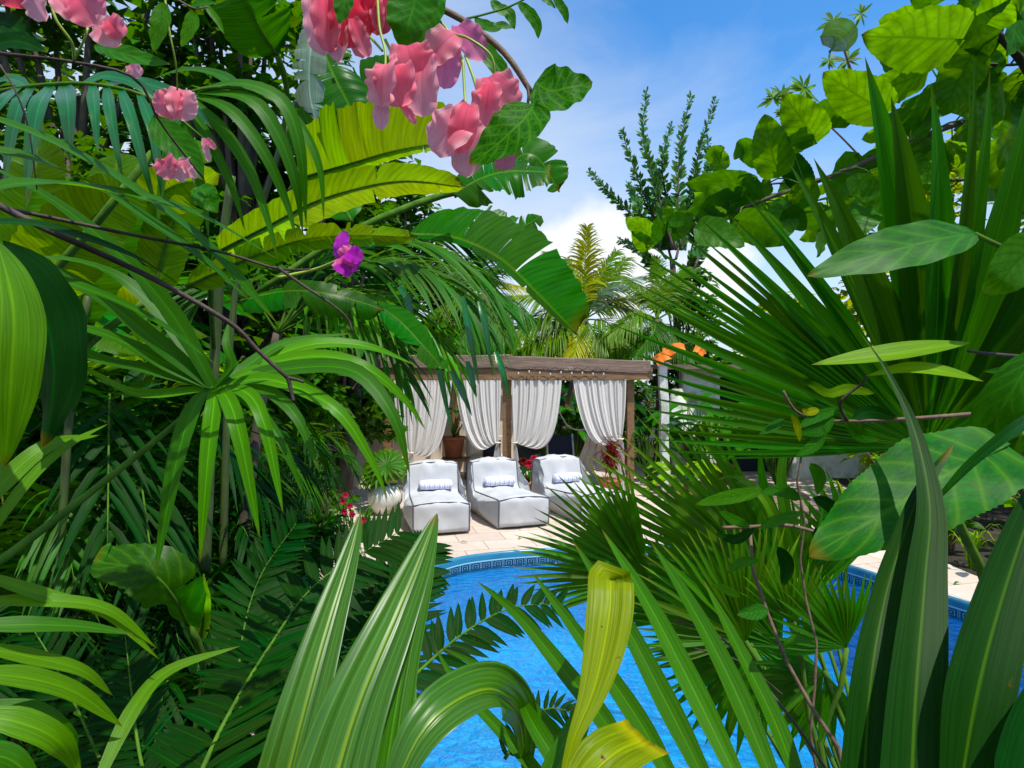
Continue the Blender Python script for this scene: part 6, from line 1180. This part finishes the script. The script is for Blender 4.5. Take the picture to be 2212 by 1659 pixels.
bloom(vb, [(688, -30, 700, 122, 30, 'pinkpale', .4), (770, -20, 782, 126, 24, 'pink', .4), (718, -20, 735, 136, 24, 'pinkpale', .5), (755, -20, 750, 105, 34, 'red', .5), (705, -25, 712, 112, 28, 'pink', .6), (762, 40, 797, 124, 15, 'pink', .4)], .97)
bloom(vb, [(840, -30, 815, 78, 30, 'red', .4), (775, -30, 800, 72, 30, 'red', .4), (812, -10, 822, 70, 14, 'pink', .6)], .96)
bloom(vb, [(915, 128, 915, 254, 33, 'pinkpale', .4), (880, 100, 905, 172, 40, 'pink', .5), (825, 215, 825, 281, 15, 'pinkpale', .3), (868, 225, 899, 268, 8, 'pink', .3), (852, 140, 866, 232, 38, 'pink', .8), (836, 140, 824, 230, 36, 'pinkpale', .8)], .92, 'round pink bloom hanging in front of the glowing banana leaf')
bloom(vb, [(990, 55, 1046, 132, 26, 'magenta', .4), (968, 95, 958, 192, 28, 'magenta', .4), (985, 72, 925, 136, 30, 'pinkpale', .7)], .96)
bloom(vb, [(1092, 320, 1092, 368, 22, 'pink', .3), (1055, 168, 1105, 246, 40, 'pink', .5), (1018, 265, 1012, 384, 34, 'pinkpale', .4), (1060, 180, 1045, 275, 28, 'pink', .5), (1004, 262, 932, 326, 40, 'pinkpale', .8), (1014, 226, 988, 332, 26, 'pink', .8)], .91, 'lowest pink bloom, partly behind a netted green leaf')
# left vine
vl = thing('flowering_vine', (-.9, 1.4, 2.9), 'thin dark vine with scattered pink blooms in the upper left corner', 'vine')
limb(vl, [(-60, 100, 1.15), (0, 115, 1.15), (150, 133, 1.15), (290, 168, 1.2), (345, 262, 1.25), (395, 330, 1.3), (440, 385, 1.35)], 4, 2.2, 'bark'); limb(vl, [(190, 60, 1.1), (180, 90, 1.1), (160, 130, 1.15)], 2.5, 2, 'stemy'); limb(vl, [(105, -20, 1.1), (120, 40, 1.1), (155, 92, 1.12), (160, 130, 1.15)], 3, 3, 'stemy', name='flower_stalk'); limb(vl, [(352, -40, 1.1), (365, 60, 1.1), (380, 140, 1.12), (383, 195, 1.15)], 2.2, 1.8, 'stemy', name='flower_stalk'); limb(vl, [(0, 140, 1.1), (35, 200, 1.1), (62, 280, 1.12), (80, 410, 1.15)], 2, 1.4, 'bark')
limb(vl, [(385, 0, 1.1), (420, 18, 1.1), (450, 15, 1.1)], 2, 1.4, 'twig'); limb(vl, [(360, 215, 1.2), (345, 240, 1.22)], 4, 3, 'stemy', name='flower_stalk')
for pts, hw, mat in (([(205, 98, 1.12), (250, 112, 1.1), (310, 128, 1.1), (370, 140, 1.1)], 26, 'broad'), ([(350, 5, 1.08), (348, 50, 1.07), (340, 80, 1.07), (332, 112, 1.07)], 26, 'heart'), ([(412, 22, 1.08), (415, 50, 1.08), (405, 75, 1.08), (392, 102, 1.08)], 20, 'heart'), ([(-30, 40, 1.1), (20, 55, 1.1), (60, 80, 1.1), (100, 85, 1.12)], 36, 'dark'), ([(-30, 105, 1.05), (20, 90, 1.05), (60, 95, 1.05), (100, 112, 1.05)], 26, 'dark'), ([(430, 400, 1.35), (445, 425, 1.33), (455, 440, 1.33), (470, 460, 1.33)], 36, 'heart_d'), ([(330, 250, 1.5), (360, 290, 1.5), (400, 330, 1.5), (440, 390, 1.5)], 46, 'heart_d'), ([(440, 0, 1.2), (455, 25, 1.2), (470, 45, 1.2), (485, 75, 1.2)], 10, 'heart'), ([(410, 15, 1.15), (430, 8, 1.15), (450, 6, 1.15), (470, 8, 1.15)], 8, 'heart_d')):
    leafpart(vl, pts, hw, mat, 'ovate', face=(.1, -.95, .3), n=20, m=3, fold=.16, wave=.05, seed=hw)
bloom(vl, [(20, -40, 50, 20, 30, 'red', .5), (60, -30, 98, 46, 24, 'pinkpale', .6)], 1.1); bloom(vl, [(120, -10, 180, 50, 22, 'pinkpale', .3), (170, -10, 215, 52, 36, 'pink', .6), (205, 50, 262, 94, 26, 'pinkpale', .4), (235, 42, 268, 80, 20, 'pink', .6)], 1.08)
bloom(vl, [(372, 205, 360, 255, 24, 'pink', .4), (395, 195, 400, 262, 26, 'pinkpale', .6), (385, 200, 372, 262, 16, 'pink', .3)], 1.18, 'pink bloom alone above the arching palm'); bloom(vl, [(355, 342, 378, 385, 22, 'pink', .6), (405, 342, 388, 392, 20, 'pinkpale', .6), (395, 350, 424, 385, 9, 'pinkpale', .4)], 1.25, 'small pink bloom lowest on the thin vine'); bloom(vl, [(440, 298, 452, 350, 6, 'pinkpale', .3), (446, 300, 466, 322, 6, 'pink', .3)], 1.3)
bloom(vl, [(280, 140, 305, 165, 14, 'pinkpale', .3)], 1.2)
# dark bare branches with a purple flower
dbr = thing('bare_branch', (-1.2, 1.3, 1.5), 'dark bare branch slanting down across the left half, with a forked tip', 'branch')
limb(dbr, [(-80, 405, 1.15), (0, 445, 1.18), (110, 500, 1.2), (200, 540, 1.25), (350, 612, 1.3), (500, 700, 1.35), (560, 760, 1.38), (625, 820, 1.4)], 7.5, 4.5, 'bark', seg=30); limb(dbr, [(622, 816, 1.4), (628, 840, 1.4), (634, 866, 1.4)], 5, 4, 'bark', name='fork'); limb(dbr, [(622, 816, 1.4), (640, 820, 1.4), (656, 825, 1.4)], 4, 3, 'bark', name='fork')
pbr = thing('flowering_twig', (-1.1, 1.4, 1.8), 'thin dark twig ending in one purple trumpet flower', 'twig')
limb(pbr, [(-60, 440, 1.2), (60, 460, 1.22), (300, 510, 1.3), (480, 545, 1.38), (600, 580, 1.42), (690, 582, 1.42)], 4.5, 2.5, 'bark', seg=26); limb(pbr, [(600, 578, 1.42), (660, 620, 1.42), (720, 660, 1.44), (752, 690, 1.45), (762, 720, 1.45)], 3.5, 2, 'bark', name='branch'); limb(pbr, [(600, 600, 1.42), (680, 582, 1.42), (735, 560, 1.38)], 4, 3, 'stemy', name='flower_stalk')
bloom(pbr, [(735, 560, 745, 500, 13, 'purple', .8), (742, 560, 770, 540, 18, 'magenta', .6), (738, 562, 766, 586, 22, 'purple', .8), (735, 558, 752, 584, 18, 'magenta', .5), (748, 545, 784, 560, 16, 'purple', .7)], 1.36, 'purple trumpet flower')
